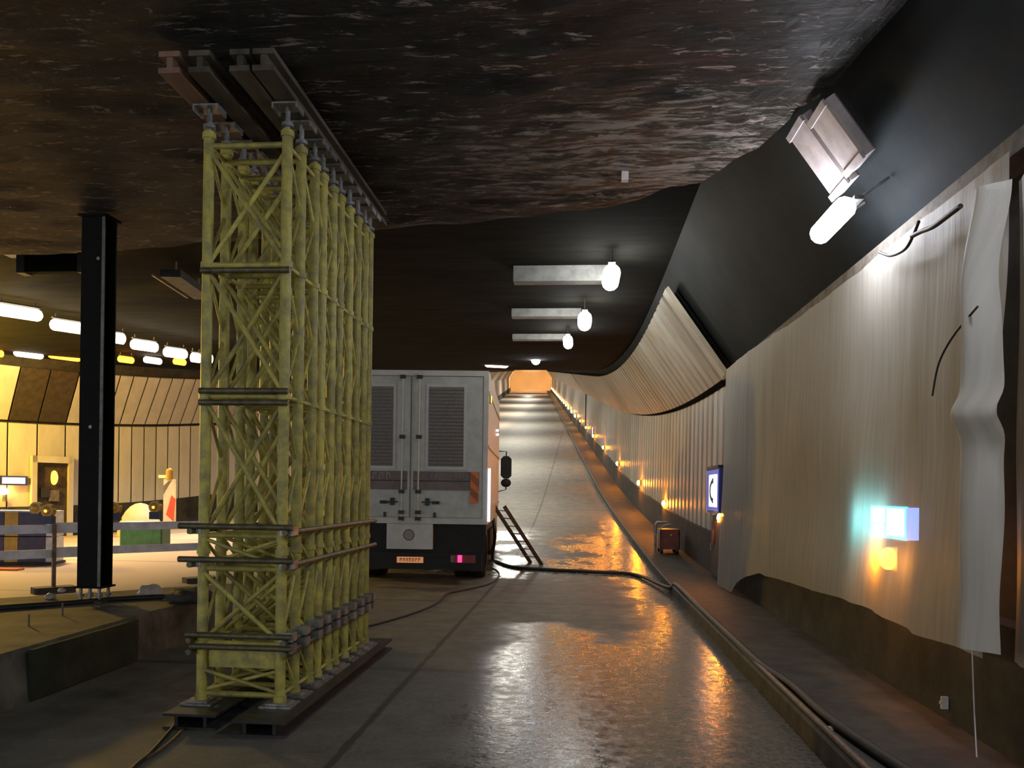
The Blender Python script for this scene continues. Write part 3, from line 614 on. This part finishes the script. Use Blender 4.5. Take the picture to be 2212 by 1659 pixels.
# ------------------------------------------------------------------ black steel column on the median
cp = at_y(204, 1318, 8.0)
t = thing('steel_column', 'black steel column on screw jacks standing on the concrete median', 'column', (cp.x, cp.y, .40)); hw = .125
h = 4.42-.40; zb = .17
MB().box((-hw, -.11, zb), (hw, -.09, h-.05), 0).build('flange', 'black', t); MB().box((-hw, .09, zb), (hw, .11, h-.05)).build('flange', 'black', t)
MB().box((-.01, -.09, zb), (.01, .09, h-.05)).build('web', 'black', t)
MB().box((hw-.03, -.112, zb), (hw+.002, -.109, h-.05)).build('edge_strip', 'edge', t, label='paler edge')  # strip along the right edge is paler than the flange
MB().box((-.15, -.13, zb-.02), (.15, .13, zb)).build('end_plate', 'black', t); MB().box((-.15, -.14, h-.05), (.15, .14, h-.02)).build('end_plate', 'black', t); MB().box((-.16, -.14, 0), (.16, .14, .02)).build('end_plate', 'basebeam', t)
for x in (-.10, 0, .10):
    for y in (-.08, .08):
        b = MB(); b.tube([(x, y, .02), (x, y, zb-.02)], .017, 8); b.tube([(x, y, .06), (x, y, .085)], .032, 6); b.build('screw_jack', 'galv', t)
for z in (h*.45, h*.88): MB().tube([(.0 if z < 2 else .06, -.118, z), (.0 if z < 2 else .06, -.109, z)], .018, 10).build('bolt', 'galv', t)
# ------------------------------------------------------------------ median (tapering nose between carriageways)
mp_ = [(-4.02, -6), (-4.05, 3.4), (-4.08, 5.9), (-4.10, 7.6), (-4.0, 8.6), (-3.75, 9.6), (-3.95, 10.1), (-4.6, 9.6), (-5.5, 8.6), (-6.6, 7.6), (-9.0, 5.2), (-16, -1.5), (-16, -6)]
b = MB(); n = len(mp_); top = [Vector((x, y, .40)) for x, y in mp_]; bot = [Vector((x+(.05 if i < 6 else 0), y, 0)) for i, (x, y) in enumerate(mp_)]
b.add(top+bot, [tuple(range(n-1, -1, -1))]+[(i, (i+1) % n, n+(i+1) % n, n+i) for i in range(n)])
md = b.build('median', 'median'); struct(md)
qa, qb = at_x(62, 1450, -4.03), at_x(285, 1400, -4.06)
MB().box((-4.035, qa.y, .01), (-4.0, qb.y, .385)).build('mossy_face', 'mossy', md, label='dark mossy green length of face')
# kerb behind the median and litter
def lump(name, mat, c, r, label, cat, seed, sq=.5):
    b = MB(c); 
    def f(u, v):
        t_ = -pi/2+pi*v; d = Vector((math.cos(t_)*math.cos(2*pi*u), math.cos(t_)*math.sin(2*pi*u), math.sin(t_))); k = 1+.35*noise.noise(d*1.8+Vector((seed, 0, 0)))+.12*noise.noise(d*6+Vector((seed, 3, 0)))
        return Vector(c)+Vector((d.x*r*1.2*k, d.y*r*k, max(0, (d.z*.9+.55)*r*sq*k)))
    b.grid(f, 18, 10); return b.build(name, mat, label=label, category=cat)
q = at_z(322, 1288, .40); lump('plastic_bag', 'bag', (q.x, q.y, .40), .12, 'crumpled pale plastic bag on the median near the tower', 'bag', 3, .7)
q = at_z(412, 1300, .40); lump('sack', 'sack', (q.x, q.y, .40), .22, 'dark flattened sack on the median tip beside the tower', 'sack', 8, .45)
q = at_z(108, 1294, .40); lump('rubble_piece', 'bag', (q.x, q.y, .40), .045, 'small pale rubble piece left of the column', 'rubble', 5, .9)
q = at_z(133, 1279, .40); lump('rubble_piece', 'bag', (q.x, q.y, .40), .035, 'tiny pale rubble piece behind the other, left of the column', 'rubble', 11, .9)
cable('pipe', [at_z(-30, 1316, .42), at_z(80, 1308, .42), at_z(165, 1302, .42), at_z(260, 1294, .42), at_z(340, 1290, .42), at_z(400, 1288, .42)], .03, 'rubber', 'dark strip for the shadowed far edge of the median', 'pipe')  # dark strip standing in for the shadow along the median's far edge
q = at_z(62, 1352, .40); t = thing('rebar_stub', 'short rusty bar sticking up from the median at far left', 'rebar', q); MB().tube([(0, 0, 0), (0, 0, .10)], .008, 6).build('bar', 'post', t)
q = at_z(135, 1330, .40); t = thing('rebar_stub', 'short rusty bar sticking up just left of the column foot', 'rebar', q); MB().tube([(0, 0, 0), (0, 0, .12)], .008, 6).build('bar', 'post', t)
# ------------------------------------------------------------------ truck
TY = 13.35; tx = at_y(884, 1180, TY).x; T = thing('truck', 'white box truck seen from behind, parked in the right-hand lane', 'truck', (tx, TY, 0), rz=.062)
kx = TY/F; PX = lambda px: (px-884)*kx*1.0
def PZ(py): return 1.6+(1063-2-py)*kx
hwT = 1.30
B = lambda n_, mt, a, c, par=T, **k: MB().box(a, c).build(n_, mt, par, **k)
zt, zbx = PZ(797), PZ(1133)
B('cargo_box', 'white', (-hwT, .06, zbx), (hwT, 5.0, zt))
fr = []
for a, c in (((-hwT, 0, zt-.09), (hwT, .06, zt)), ((-hwT, 0, zbx), (hwT, .06, zbx+.10)), ((-hwT, 0, zbx+.10), (-hwT+.08, .06, zt-.09)), ((hwT-.08, 0, zbx+.10), (hwT, .06, zt-.09))): B('rear_frame', 'white', a, c)
for sgn in (-1, 1):
    x0_, x1_ = (.012, hwT-.085) if sgn > 0 else (-hwT+.085, -.012)
    d = B('door', 'whitedoor', (x0_, .015, zbx+.11), (x1_, .055, zt-.10))
    bx = lambda nm, mt, xa, xb, za, zb_, y0=-.004, y1=.015: B(nm, mt, (min(sgn*xa, sgn*xb), y0, za), (max(sgn*xa, sgn*xb), y1, zb_), d)
    bx('louvre_frame', 'white', PX(917), PX(1006), PZ(1013), PZ(827), .003)
    bx('louvre_panel', 'louver', PX(923), PX(1000), PZ(1007), PZ(833), -.004)
    for k in range(22):
        z = PZ(1005)+(PZ(835)-PZ(1005))*k/22; MB().obox((sgn*(PX(923)+PX(1000))/2, -.010, z+.02), (1, 0, 0), (0, 1, .5), (0, -.5, 1), PX(1000)-PX(923)-.01, .006, .035).build('louvre', 'louver', d)
    bx('colour_band', 'band', .05, 1.16, PZ(1059), PZ(1018), .006)
    bx('colour_band', 'dark', .05, 1.16, PZ(1040), PZ(1038), .003)
    xr = PX(870)*-1 if sgn < 0 else PX(902)
    r_ = .14; MB().tube([(sgn*r_, -.03, zbx+.03), (sgn*r_, -.03, zt-.03)], .014, 8).build('lock_rod', 'white', d)
    for py in (812, 943, 1063, 1108, 1122): B('rod_bracket', 'dark', (sgn*r_-.045, -.05, PZ(py)-.03), (sgn*r_+.045, .0, PZ(py)+.03), d)
    bx('hasp', 'dark', .26, .33, PZ(1093), PZ(1077), -.03); bx('handle', 'dark', .20, .50, PZ(1087), PZ(1084), -.045, -.025); bx('handle', 'dark', .38, .50, PZ(1090), PZ(1083), -.045, -.02)
    bx('foot_bracket', 'dark', .40, .44, PZ(1119), PZ(1108), -.02)
def worn_marks(xc, zc_, wd, ht, n_, mat, parent, name='worn_lettering'):      # lettering too worn and blurred to read: uneven strokes
    rs = random.Random(n_); b = MB(); st = wd/n_
    for k in range(n_):
        x = xc-wd/2+st*(k+.5); a = st*.30; h1 = ht*(.38+.12*rs.random())
        for (xa, xb, za, zb_) in ((x-a, x-a*.45, -h1, h1), (x-a, x+a, h1*rs.uniform(.4, .7), h1), (x+a*.45, x+a, rs.uniform(-h1, 0), h1*.9)):
            b.box((xa, -.003, zc_+za), (xb, .003, zc_+zb_))
    return b.build(name, mat, parent)
dR = [c for c in T.children if c.name.startswith('door')]
worn_marks(.70, PZ(1030), .72, .07, 11, 'letter', dR[1]); worn_marks(-.66, PZ(1029), .70, .13, 6, 'letter', dR[0])
# orange warning stripe
o = B('warning_stripe', 'orange', (PX(1016), -.012, PZ(1087)), (PX(1034), .0, PZ(1018)))
for k in range(2):
    z = PZ(1087)+.02+k*.25; xa, xb = PX(1016), PX(1034)
    MB().add([(xa, -.014, z+.13), (xb, -.014, z), (xb, -.014, z+.13), (xa, -.014, z+.26)], [(0, 1, 2, 3)]).build('dark_bar', 'darkorange', o)
# under the box
B('chassis_rail', 'chassis', (-.45, .3, .62), (-.33, 7.0, .9)); B('chassis_rail', 'chassis', (.33, .3, .62), (.45, 7.0, .9))
B('rear_skirt', 'chassis', (-hwT+.02, .10, .55), (hwT-.02, .16, zbx)); B('underrun_bar', 'chassis', (-1.22, .02, .28), (1.22, .12, .56))
pn = B('white_panel', 'white', (PX(834), .0, PZ(1189)), (PX(935), .10, zbx-.005))
b = MB()
for i_ in range(32):
    a_, c_ = 2*pi*i_/32, 2*pi*(i_+1)/32; f = lambda a, r: Vector((PX(883)+r*math.cos(a), -.004, PZ(1158)+r*math.sin(a)))
    b.add([f(a_, .075), f(a_, .098), f(c_, .098), f(c_, .075)], [(0, 1, 2, 3)])
b.build('round_badge', 'band', pn)
b = MB(); b.add([(PX(883)+.075*math.cos(2*pi*k/24), -.003, PZ(1158)+.075*math.sin(2*pi*k/24)) for k in range(24)], [tuple(range(24))]); b.build('badge_centre', 'letter', pn)
pl = B('registration_plate', 'plate', (PX(857), .0, PZ(1219)), (PX(915), .02, PZ(1206))); worn_marks(PX(886), PZ(1212.5), .36, .07, 7, 'ink', pl)
for sgn in (-1, 1):
    tl = B('tail_light', 'taillens', (min(sgn*.70, sgn*1.12), -.01, .40), (max(sgn*.70, sgn*1.12), .03, .53))
    B('lit_lens', 'red_lit', (min(sgn*.82, sgn*.89), -.02, .41), (max(sgn*.82, sgn*.89), -.009, .53), tl)
    B('pale_lens', 'louver', (min(sgn*.70, sgn*.76), -.02, .42), (max(sgn*.70, sgn*.76), -.009, .52), tl)
def wheel(x, y, wd):
    b = MB(); n = 24; prof_ = [(0, .30), (0, .46), (.04, .5), (wd-.04, .5), (wd, .46), (wd, .30)]
    b.add([(x+a-wd/2, y+r*math.cos(2*pi*k/n), .5+r*math.sin(2*pi*k/n)) for a, r in prof_ for k in range(n)], [(i*n+k, i*n+(k+1) % n, (i+1)*n+(k+1) % n, (i+1)*n+k) for i in range(5) for k in range(n)], True)
    w_ = b.build('wheel', 'rubber', T)
    b = MB(); b.tube([(x-wd*.3, y, .5), (x+wd*.3, y, .5)], .3, 20); b.tube([(x-wd*.42, y, .5), (x+wd*.42, y, .5)], .12, 12); b.build('rim', 'galv', w_)
for x in (-1.08, -.78, .78, 1.08): wheel(x, 1.5, .27)
MB().tube([(-1.1, 1.5, .5), (1.1, 1.5, .5)], .08, 8).build('axle', 'chassis', T)
for x in (-1.05, 1.05): wheel(x, 5.6, .27)
for x in (-1.24, 1.24): B('mudflap', 'rubber', (x-.02 if x < 0 else .66, .85, .2), (-.66 if x < 0 else x+.02, .87, .8)) if False else None
for s_ in (-1, 1): B('side_guard', 'chassis', (s_*1.22-.03, 2.3, .45), (s_*1.22+.03, 4.7, .85)); B('mudflap', 'rubber', (s_*.94-.3, .86, .18), (s_*.94+.3, .88, .75))
# cab
b = MB(); prof_ = [(5.15, .55), (5.15, 3.0), (5.6, 3.15), (6.6, 3.05), (7.0, 1.75), (7.1, .55)]
b.add([(x, y, z) for x in (-1.2, 1.2) for y, z in prof_], [tuple(range(6)), tuple(range(11, 5, -1))]+[(i, 6+i, 6+(i+1) % 6, (i+1) % 6) for i in range(6)]); cab = b.build('cab', 'white', T)
for s_ in (-1, 1): MB().box((s_*1.205-.008, 5.6, 1.8), (s_*1.205+.008, 6.55, 2.7)).build('side_window', 'glass', cab)
for s_ in (-1, 1):
    mo = Vector((s_*1.42, 6.75, 0)); mr = MB(); mr.box((mo.x-.14, mo.y-.05, 1.98), (mo.x+.14, mo.y+.05, 2.46)); 
    b = MB(); b.obox((mo.x, mo.y, 2.22), (1, 0, 0), (0, 0, 1), (0, 1, 0), .27, .56, .10, .07); mo_ = b.build('mirror', 'rubber', T)
    b = MB(); b.ball((mo.x, mo.y, 1.83), .13, .05, .11, 14, 8); b.build('wide_angle_mirror', 'rubber', mo_)
    MB().tube([(s_*1.2, 6.75, 2.62), (mo.x, 6.75, 2.62), (mo.x, 6.75, 1.66), (s_*1.2, 6.75, 1.60)], .018, 6).build('mirror_bracket', 'dark', mo_)
# chrome rail with its reflected glint made emissive, side marker, hose bracket on the right-hand side
MB().tube([(hwT+.03, .0, zbx+.05), (hwT+.03, .0, PZ(1010))], .024, 12).build('chrome_rail_glint', 'rail_glint', T)
sm_ = B('side_marker', 'dark', (hwT, .35, PZ(862)), (hwT+.02, .47, PZ(845))); B('lit_lens', 'amber_dim', (hwT+.02, .36, PZ(860)), (hwT+.035, .46, PZ(846)), sm_)
for z in (zbx+.3, zbx+1.3, zbx+2.2): B('side_moulding', 'white', (hwT, .1, z), (hwT+.02, 4.95, z+.05))
for py, yy in ((895, 3.2), (905, 3.3)): MB().ball((hwT+.03, yy, PZ(py)), .025, .025, .025, 8, 6).build('marker_bulb', 'small_white', T)
# ladder leaning on the truck
g0 = at_z(1158, 1213, .1+.03); g0 = Vector((g0.x, g0.y, H(g0.y))); tp = at_y(1078, 1093, g0.y-.4)
LA = thing('ladder', 'dark metal ladder leaning from the road onto the side of the truck', 'ladder', g0)
wv = Vector((.13, -.22, 0)); e = tp-g0
for s_ in (-1, 1): MB().bar(wv*s_, e+wv*s_, .03, .075, (0, 0, 1)).build('side_rail', 'dark', LA)
for k in range(1, 8): MB().bar(-wv+e*k/7.6, wv+e*k/7.6, .05, .02).build('rung', 'galv', LA)
for s_ in (-1, 1): MB().box(tuple(wv*s_-Vector((.03, .03, 0))), tuple(wv*s_+Vector((.03, .03, .04)))).build('rubber_foot', 'rubber', LA)
# hoses and cables on the floor
def g(px, py, r=.03):
    for z in (0,):
        p = at_z(px, py, r)
        for _ in range(4): p = at_z(px, py, r+H(p.y))
    return p
def gw(px, py, r=.03):
    p = at_z(px, py, .15+r)
    for _ in range(4): p = at_z(px, py, .15+r+H(p.y))
    p.x = max(p.x, 1.5+r+.01+C(p.y)); return p
side_p = at_y(1068, 1125, 15.6)
cable('supply_hose', [at_y(1066, 1120, 15.9), at_y(1069, 1160, 15.9), g(1064, 1206), g(1075, 1214), g(1110, 1225), g(1180, 1230), g(1280, 1235), g(1370, 1241), Vector((1.46, 13.2, .09)), gw(1425, 1262), gw(1470, 1300), gw(1520, 1345), gw(1580, 1398), gw(1650, 1440), gw(1712, 1482), gw(1770, 1535), gw(1850, 1595), gw(1960, 1668), gw(2060, 1740)], .033, 'hose', 'thick black hose running from the truck across the road and down the walkway', 'hose', 8, 8)
cable('hose', [gw(1560, 1395, .022), gw(1612, 1440, .022), gw(1672, 1480, .022), gw(1690, 1500, .022), gw(1698, 1530, .022), gw(1740, 1575, .022), gw(1800, 1622, .022), gw(1850, 1662, .022), gw(1920, 1720, .022)], .022, 'brownhose', 'thinner brown hose beside the black one on the walkway edge', 'hose')
cable('cable', [g(1010, 1245, .013), g(1060, 1228, .013), g(1078, 1240, .013), g(1060, 1260, .013), g(1000, 1275, .013), g(965, 1283, .013), g(945, 1302, .013), g(900, 1322, .013), g(820, 1346, .013), g(700, 1375, .013)], .013, 'rubber', 'thin black cable curling from under the truck to the yellow tower')
cable('rope', [g(440, 1490, .012), g(410, 1525, .012), g(375, 1570, .012), g(345, 1605, .012), g(320, 1632, .012), g(295, 1652, .012), g(250, 1700, .012)], .012, 'rubber', 'dark rope on the floor at lower left of the tower', 'rope')
cable('rope', [g(415, 1540, .010), g(392, 1580, .010), g(350, 1618, .010), g(318, 1636, .010), g(285, 1658, .010), g(240, 1690, .010)], .010, 'brownhose', 'brown rope beside the dark one at lower left', 'rope')
q = gw(1782, 1572, 0); q.x += .05; t = thing('paper_tag', 'small white tag lying by the hoses on the walkway', 'tag', q, rz=.6); MB().box((-.05, -.035, 0), (.05, .035, .004)).build('tag', 'paleedge', t); MB().box((-.05, -.02, .004), (.02, .015, .012)).build('curled_corner', 'paleedge', t)
q = at_x(2040, 1518, 2.40); t = thing('wall_bracket', 'small pale bracket on the dark plinth under the sheet', 'bracket', q); MB().box((-.02, -.012, -.04), (.02, .012, .04)).build('plate', 'paleedge', t); MB().box((-.03, -.01, -.01), (-.02, .01, .01)).build('lug', 'paleedge', t)
q = gw(1455, 1248, 0)
# machine on the walkway
mc = Vector((1.95, 18.4, .15+H(18.4))); t = thing('pump_unit', 'dark red pump unit with a grey hoop handle on the walkway', 'machine', mc)
MB().obox((.08, 0, .32), (1, 0, 0), (0, 1, 0), (0, 0, 1), .44, .7, .44, .03).build('body', 'redbox', t)
MB().tube([(-.24, -.3, 0), (-.24, -.3, .62), (-.2, -.3, .70), (.0, -.3, .70)], .03, 8).build('post', 'galv', t)
MB().tube([(-.16, -.36, .45), (-.12, -.36, .58), (-.04, -.36, .64), (.1, -.36, .66)], .015, 6).build('hoop_handle', 'galv', t)
for x in (-.1, .24): MB().tube([(x-.03, -.3, .08), (x+.03, -.3, .08)], .08, 12).build('wheel', 'rubber', t)
for x in (-.1, .24): MB().box((x-.03, .25, 0), (x+.03, .31, .12)).build('support_leg', 'chassis', t)
MB().ball((.1, -.36, .42), .02, .015, .02, 8, 6).build('cap', 'paleedge', t)
# ------------------------------------------------------------------ left carriageway objects
pA, pB = at_z(-60, 1146, .95), at_z(445, 1136, .95)
dv = (pB-pA); dv.z = 0; dn_ = dv.normalized(); nrm = Vector((dn_.y, -dn_.x, 0))
bp_ = at_z(86, 1270, 0)
t = thing('plank_barrier', 'barrier of two bluish grey planks standing on footed posts at left', 'barrier', (pA.x, pA.y, 0))
for z in (.95, .58):
    h_ = .055
    MB().obox(dv*.22+Vector((0, 0, z)), dn_, nrm, (0, 0, 1), dv.length*.46, .03, .13).build('plank', 'railblue', t)
    MB().obox(dv*.70+Vector((0, 0, z+.02))-nrm*.035, dn_, nrm, (0, 0, 1), dv.length*.64, .03, .125).build('plank', 'railblue', t)
    MB().obox(dv*.39+Vector((0, 0, z+.08))+nrm*.03, dn_, nrm, (0, 0, 1), dv.length*.18, .02, .03).build('plank_lip', 'railblue', t)
for fr_ in ((bp_-pA).dot(dn_)/dv.length, .97):
    c = dv*fr_ + nrm*.06; c.z = 0
    MB().obox(c+Vector((0, 0, .53)), dn_, nrm, (0, 0, 1), .05, .05, .98).build('post', 'post', t)
    MB().obox(c+Vector((0, 0, .045)), dn_, nrm, (0, 0, 1), .56, .26, .09, .03).build('foot', 'foot', t)
def warn(px, py, Y, label, lit=True):
    p = at_y(px, py, Y); t = thing('warning_lamp', label, 'lamp', p); 
    MB().box((-.08, -.05, -.20), (.08, .05, -.08)).build('battery_case', 'blue', t)
    b = MB(); b.tube([(0, -.045, 0), (0, .045, 0)], .095, 18); b.ball((0, 0, 0), .085, .075, .085, 16, 8); ln = b.build('lens', 'lensoff', t)
    if lit: b = MB(); b.ball((0, -.07, -.005), .022, .02, .022, 8, 6); b.build('bulb', 'amber_dim', ln)
yb1 = pA.y+(pB.y-pA.y)*.3
warn(105, 1103, at_z(105, 1143, .95).y-.02, 'round yellow warning lamp with lit bulb above the planks, left of the column'); warn(80, 1098, at_z(80, 1143, .95).y+.25, 'yellow warning lamp half hidden behind another, left of the column', False)
warn(249, 1097, at_z(249, 1140, .95).y+.1, 'yellow warning lamp half hidden by the right edge of the column', False); warn(336, 1095, at_z(336, 1139, .95).y+.05, 'round yellow warning lamp above the green box')
# striped crash cushion
q0 = at_z(-45, 1224, 0); q1 = at_z(128, 1222, 0); q1.y = q0.y+.3
t = thing('striped_barrier', 'blue and yellow striped barrier block at the left edge', 'barrier', (q0.x, q0.y, 0)); ux = (q1-q0); Lb = ux.length
for k, (a, c, mt) in enumerate(((0, .10, 'ylw'), (.10, .33, 'blue'), (.33, .52, 'ylw'), (.52, .90, 'blue'), (.90, 1, 'railblue'))):
    MB().box((Lb*a+.005, 0, .09), (Lb*c-.005, .55, .58)).build('block', mt, t); MB().box((Lb*a+.005, .01, .60), (Lb*c-.005, .54, 1.07)).build('block', mt, t)
MB().box((-.02, -.03, 0), (Lb+.02, .6, .085)).build('base', 'foot', t); MB().box((0, .02, 1.07), (Lb, .53, 1.10)).build('top_cap', 'railblue', t)
t.rotation_euler.z = math.atan2(ux.y, ux.x)
q = at_z(12, 1233, 0); b = MB((q.x, q.y, 0)); b.box((q.x-.25, q.y-.12, 0), (q.x+.3, q.y+.1, .05)); b.build('orange_strip', 'orange', label='flat orange strip on the floor at the left edge', category='strip')
# green box
q = at_z(303, 1197, 0); t = thing('green_box', 'dark green storage box behind the planks, right of the column', 'box', (q.x, q.y, 0), rz=.12); k = q.y/F; wv_ = 94*k/2; hh_ = 56*k+.12
MB().obox((0, .25, hh_/2+.06), (1, 0, 0), (0, 1, 0), (0, 0, 1), wv_*2, .5, hh_-.1, .03).build('body', 'green', t); MB().obox((0, .25, hh_+.02), (1, 0, 0), (0, 1, 0), (0, 0, 1), wv_*2.04, .54, .06, .03).build('lid', 'railblue', t)
MB().box((-wv_*1.06, -.06, 0), (wv_*1.12, .56, .05)).build('base', 'foot', t)
# cream mound
q = at_z(303, 1165, 0); qy = q.y+.6; c0 = at_y(303, 1130, 22.3); k = 22.3/F; b = MB((c0.x, 22.3, 0)); zt_ = at_y(303, 1086, 22.3).z
b.ball((c0.x, 22.3, 0), 52*k, .5, zt_, 24, 14, 0); b.build('covered_heap', 'cream', label='cream tarpaulin heap behind the green box', category='heap')
# beacon board
Yb = 19.6; t = thing('guide_board', 'upright red and white guide board with a yellow lamp on top', 'sign', (at_y(366, 1100, Yb).x, Yb, 0)); zc = at_y(366, 1135, Yb).z; zt_ = at_y(366, 1035, Yb).z; hw = .165
bd = MB().box((-hw, 0, zc), (hw, .03, zt_)).build('board', 'whiterefl', t)
for k, (z0_) in enumerate((zc+.22, zc+.78)):
    if k == 0: MB().add([(-hw*.55, -.003, z0_+.05), (hw*.7, -.003, z0_-.12), (hw*.95, -.003, z0_+.45), (hw*.3, -.003, z0_+.55)], [(0, 1, 2, 3)]).build('red_stripe', 'redrefl', bd)
    else: MB().add([(-hw, -.003, z0_), (-hw, -.003, z0_+.22), (-hw*.2, -.003, z0_+.34), (hw*.2, -.003, z0_+.34)], [(0, 1, 2, 3)]).build('red_stripe', 'post', bd)
MB().tube([(0, .02, .05), (0, .02, zc)], .022, 8).build('stem', 'post', t); MB().box((-.25, -.15, 0), (.25, .2, .06)).build('foot', 'foot', t)
ll = MB(); ll.tube([(-.02, .015, zt_), (-.02, .015, zt_+.18)], .085, 14); ll.ball((-.02, .015, zt_+.2), .085, .085, .08, 14, 8); lo = ll.build('lamp', 'lensoff', t)
MB().box((-.3, 0, zt_+.03), (-.13, .03, zt_+.10)).build('lit_arm', 'amber_dim', t)
# niche in the left wall
s0_, s1_ = s_at(66), s_at(152); zA, zB = .5, 2.35
pc, d = lw((s0_+s1_)/2); nn_ = Vector((d.y, -d.x, 0)); d3 = Vector((d.x, d.y, 0)); wN = s1_-s0_
t = thing('door_niche', 'dark emergency niche with pale frame in the yellow-lit wall', 'niche', (pc.x, pc.y, 0)); t['category'] = 'niche'
ztop = at_y(108, 1000, pc.y).z; zbo = .0
fw_ = .14
MB().obox(nn_*.02+Vector((0, 0, ztop/2)), d3, nn_, (0, 0, 1), wN-.2, .06, ztop).build('recess_shade', 'darkpanel', t)  # flat dark box, the recess shade put into its colour
for s_ in (-1, 1): MB().obox(d3*s_*(wN/2-.06)+nn_*.08+Vector((0, 0, ztop/2+.1)), d3, nn_, (0, 0, 1), fw_, .2, ztop+.2).build('frame_side', 'panelL', t)
MB().obox(nn_*.08+Vector((0, 0, ztop+.1)), d3, nn_, (0, 0, 1), wN, .2, .2).build('frame_head', 'panelL', t)
p = d3*.05+nn_*.1; b = MB(); b.ball(p+Vector((0, 0, ztop-.45)), .13, .05, .22, 12, 8); b.build('lit_lamp', 'amber_dim', t)
MB().obox(p+Vector((0, 0, ztop-1.0)), d3, nn_, (0, 0, 1), .28, .08, .34).build('grey_box', 'post', t); MB().obox(p-d3*.25+Vector((0, 0, ztop-.9)), d3, nn_, (0, 0, 1), .25, .1, .3).build('dark_reel', 'rubber', t)
# lit sign and lamp on left wall
s_ = s_at(18); pc, d = lw(s_); nn_ = Vector((d.y, -d.x, 0)); d3 = Vector((d.x, d.y, 0)); z = at_y(20, 1038, pc.y).z
t = thing('exit_sign', 'lit white sign on the yellow wall at the left edge', 'sign', (pc.x, pc.y, z)); MB().obox(nn_*.02, d3, nn_, (0, 0, 1), 1.0, .16, .28, 0).build('sign_case', 'blue', t)
MB().obox(nn_*.11+d3*.12, d3, nn_, (0, 0, 1), .6, .02, .18).build('lit_face', 'sign_white', t); MB().obox(nn_*.11-d3*.32, d3, nn_, (0, 0, 1), .14, .02, .16).build('red_face', 'redrefl', t)
s_ = s_at(8); pc, d = lw(s_); z = at_y(8, 1061, pc.y).z; q = lwpt(s_, 0, .04); t = thing('wall_lamp', 'amber wall lamp below the lit sign at the left edge', 'lamp', (q.x, q.y, z)); MB().ball((0, 0, 0), .09, .09, .09, 12, 8).build('lens', 'amber_far', t); MB().box((-.05, -.02, -.3), (.05, .05, -.1)).build('housing', 'housing', t)
# ceiling fittings at left
a_, b_ = at_y(35, 545, 11.9), at_y(180, 545, 11.9); M['duct'] = pmat('dull_duct_steel', (.07, .08, .085), .5, .3)
t = thing('duct_frame', 'dull grey duct frame under the ceiling, left of the column', 'duct', a_); w_ = b_.x-a_.x
MB().box((-.3, 0, 0), (w_+.1, .3, .12)).build('top_bar', 'duct', t)
for x in (0, w_-.1): MB().box((x, 0, -.32), (x+.13, .2, 0)).build('hanger_plate', 'duct', t)
MB().box((.13, .02, -.30), (w_-.1, .18, -.02)).build('duct_body', 'ceil', t)
a_ = at_z(368, 590, 5.0); b_ = at_z(440, 640, 5.0); t = thing('unlit_fixture', 'unlit grey ceiling fixture between column and tower', 'lamp', a_)
MB().bar((0, 0, 0), b_-a_, .32, .12).build('body', 'duct', t); MB().bar(Vector((-.3, 0, -.02)), b_-a_+Vector((-.3, 0, -.02)), .03, .03).build('side_rail', 'galv', t)
for k in (.15, .85): MB().tube([(b_-a_)*k+Vector((0, 0, .05)), (b_-a_)*k+Vector((0, 0, .26))], .015, 6).build('hanger', 'galv', t)
cable('ceiling_pipe', [at_y(-60, 646, 15.5), at_y(60, 647, 15.5), at_y(180, 648, 15.5), at_y(420, 652, 15.5)], .02, 'galv', 'thin pale pipe crossing under the ceiling above the left lamps', 'pipe')
# small white box on the slab edge
q = at_z(1350, 379, 4.40); t = thing('slab_hook', 'small pale box fixed at the dark slab edge', 'fitting', q); MB().box((-.03, -.03, -.05), (.03, .03, .03)).build('body', 'paleedge', t); MB().tube([(0, 0, .03), (0, 0, .1)], .01, 6).build('stud', 'galv', t)
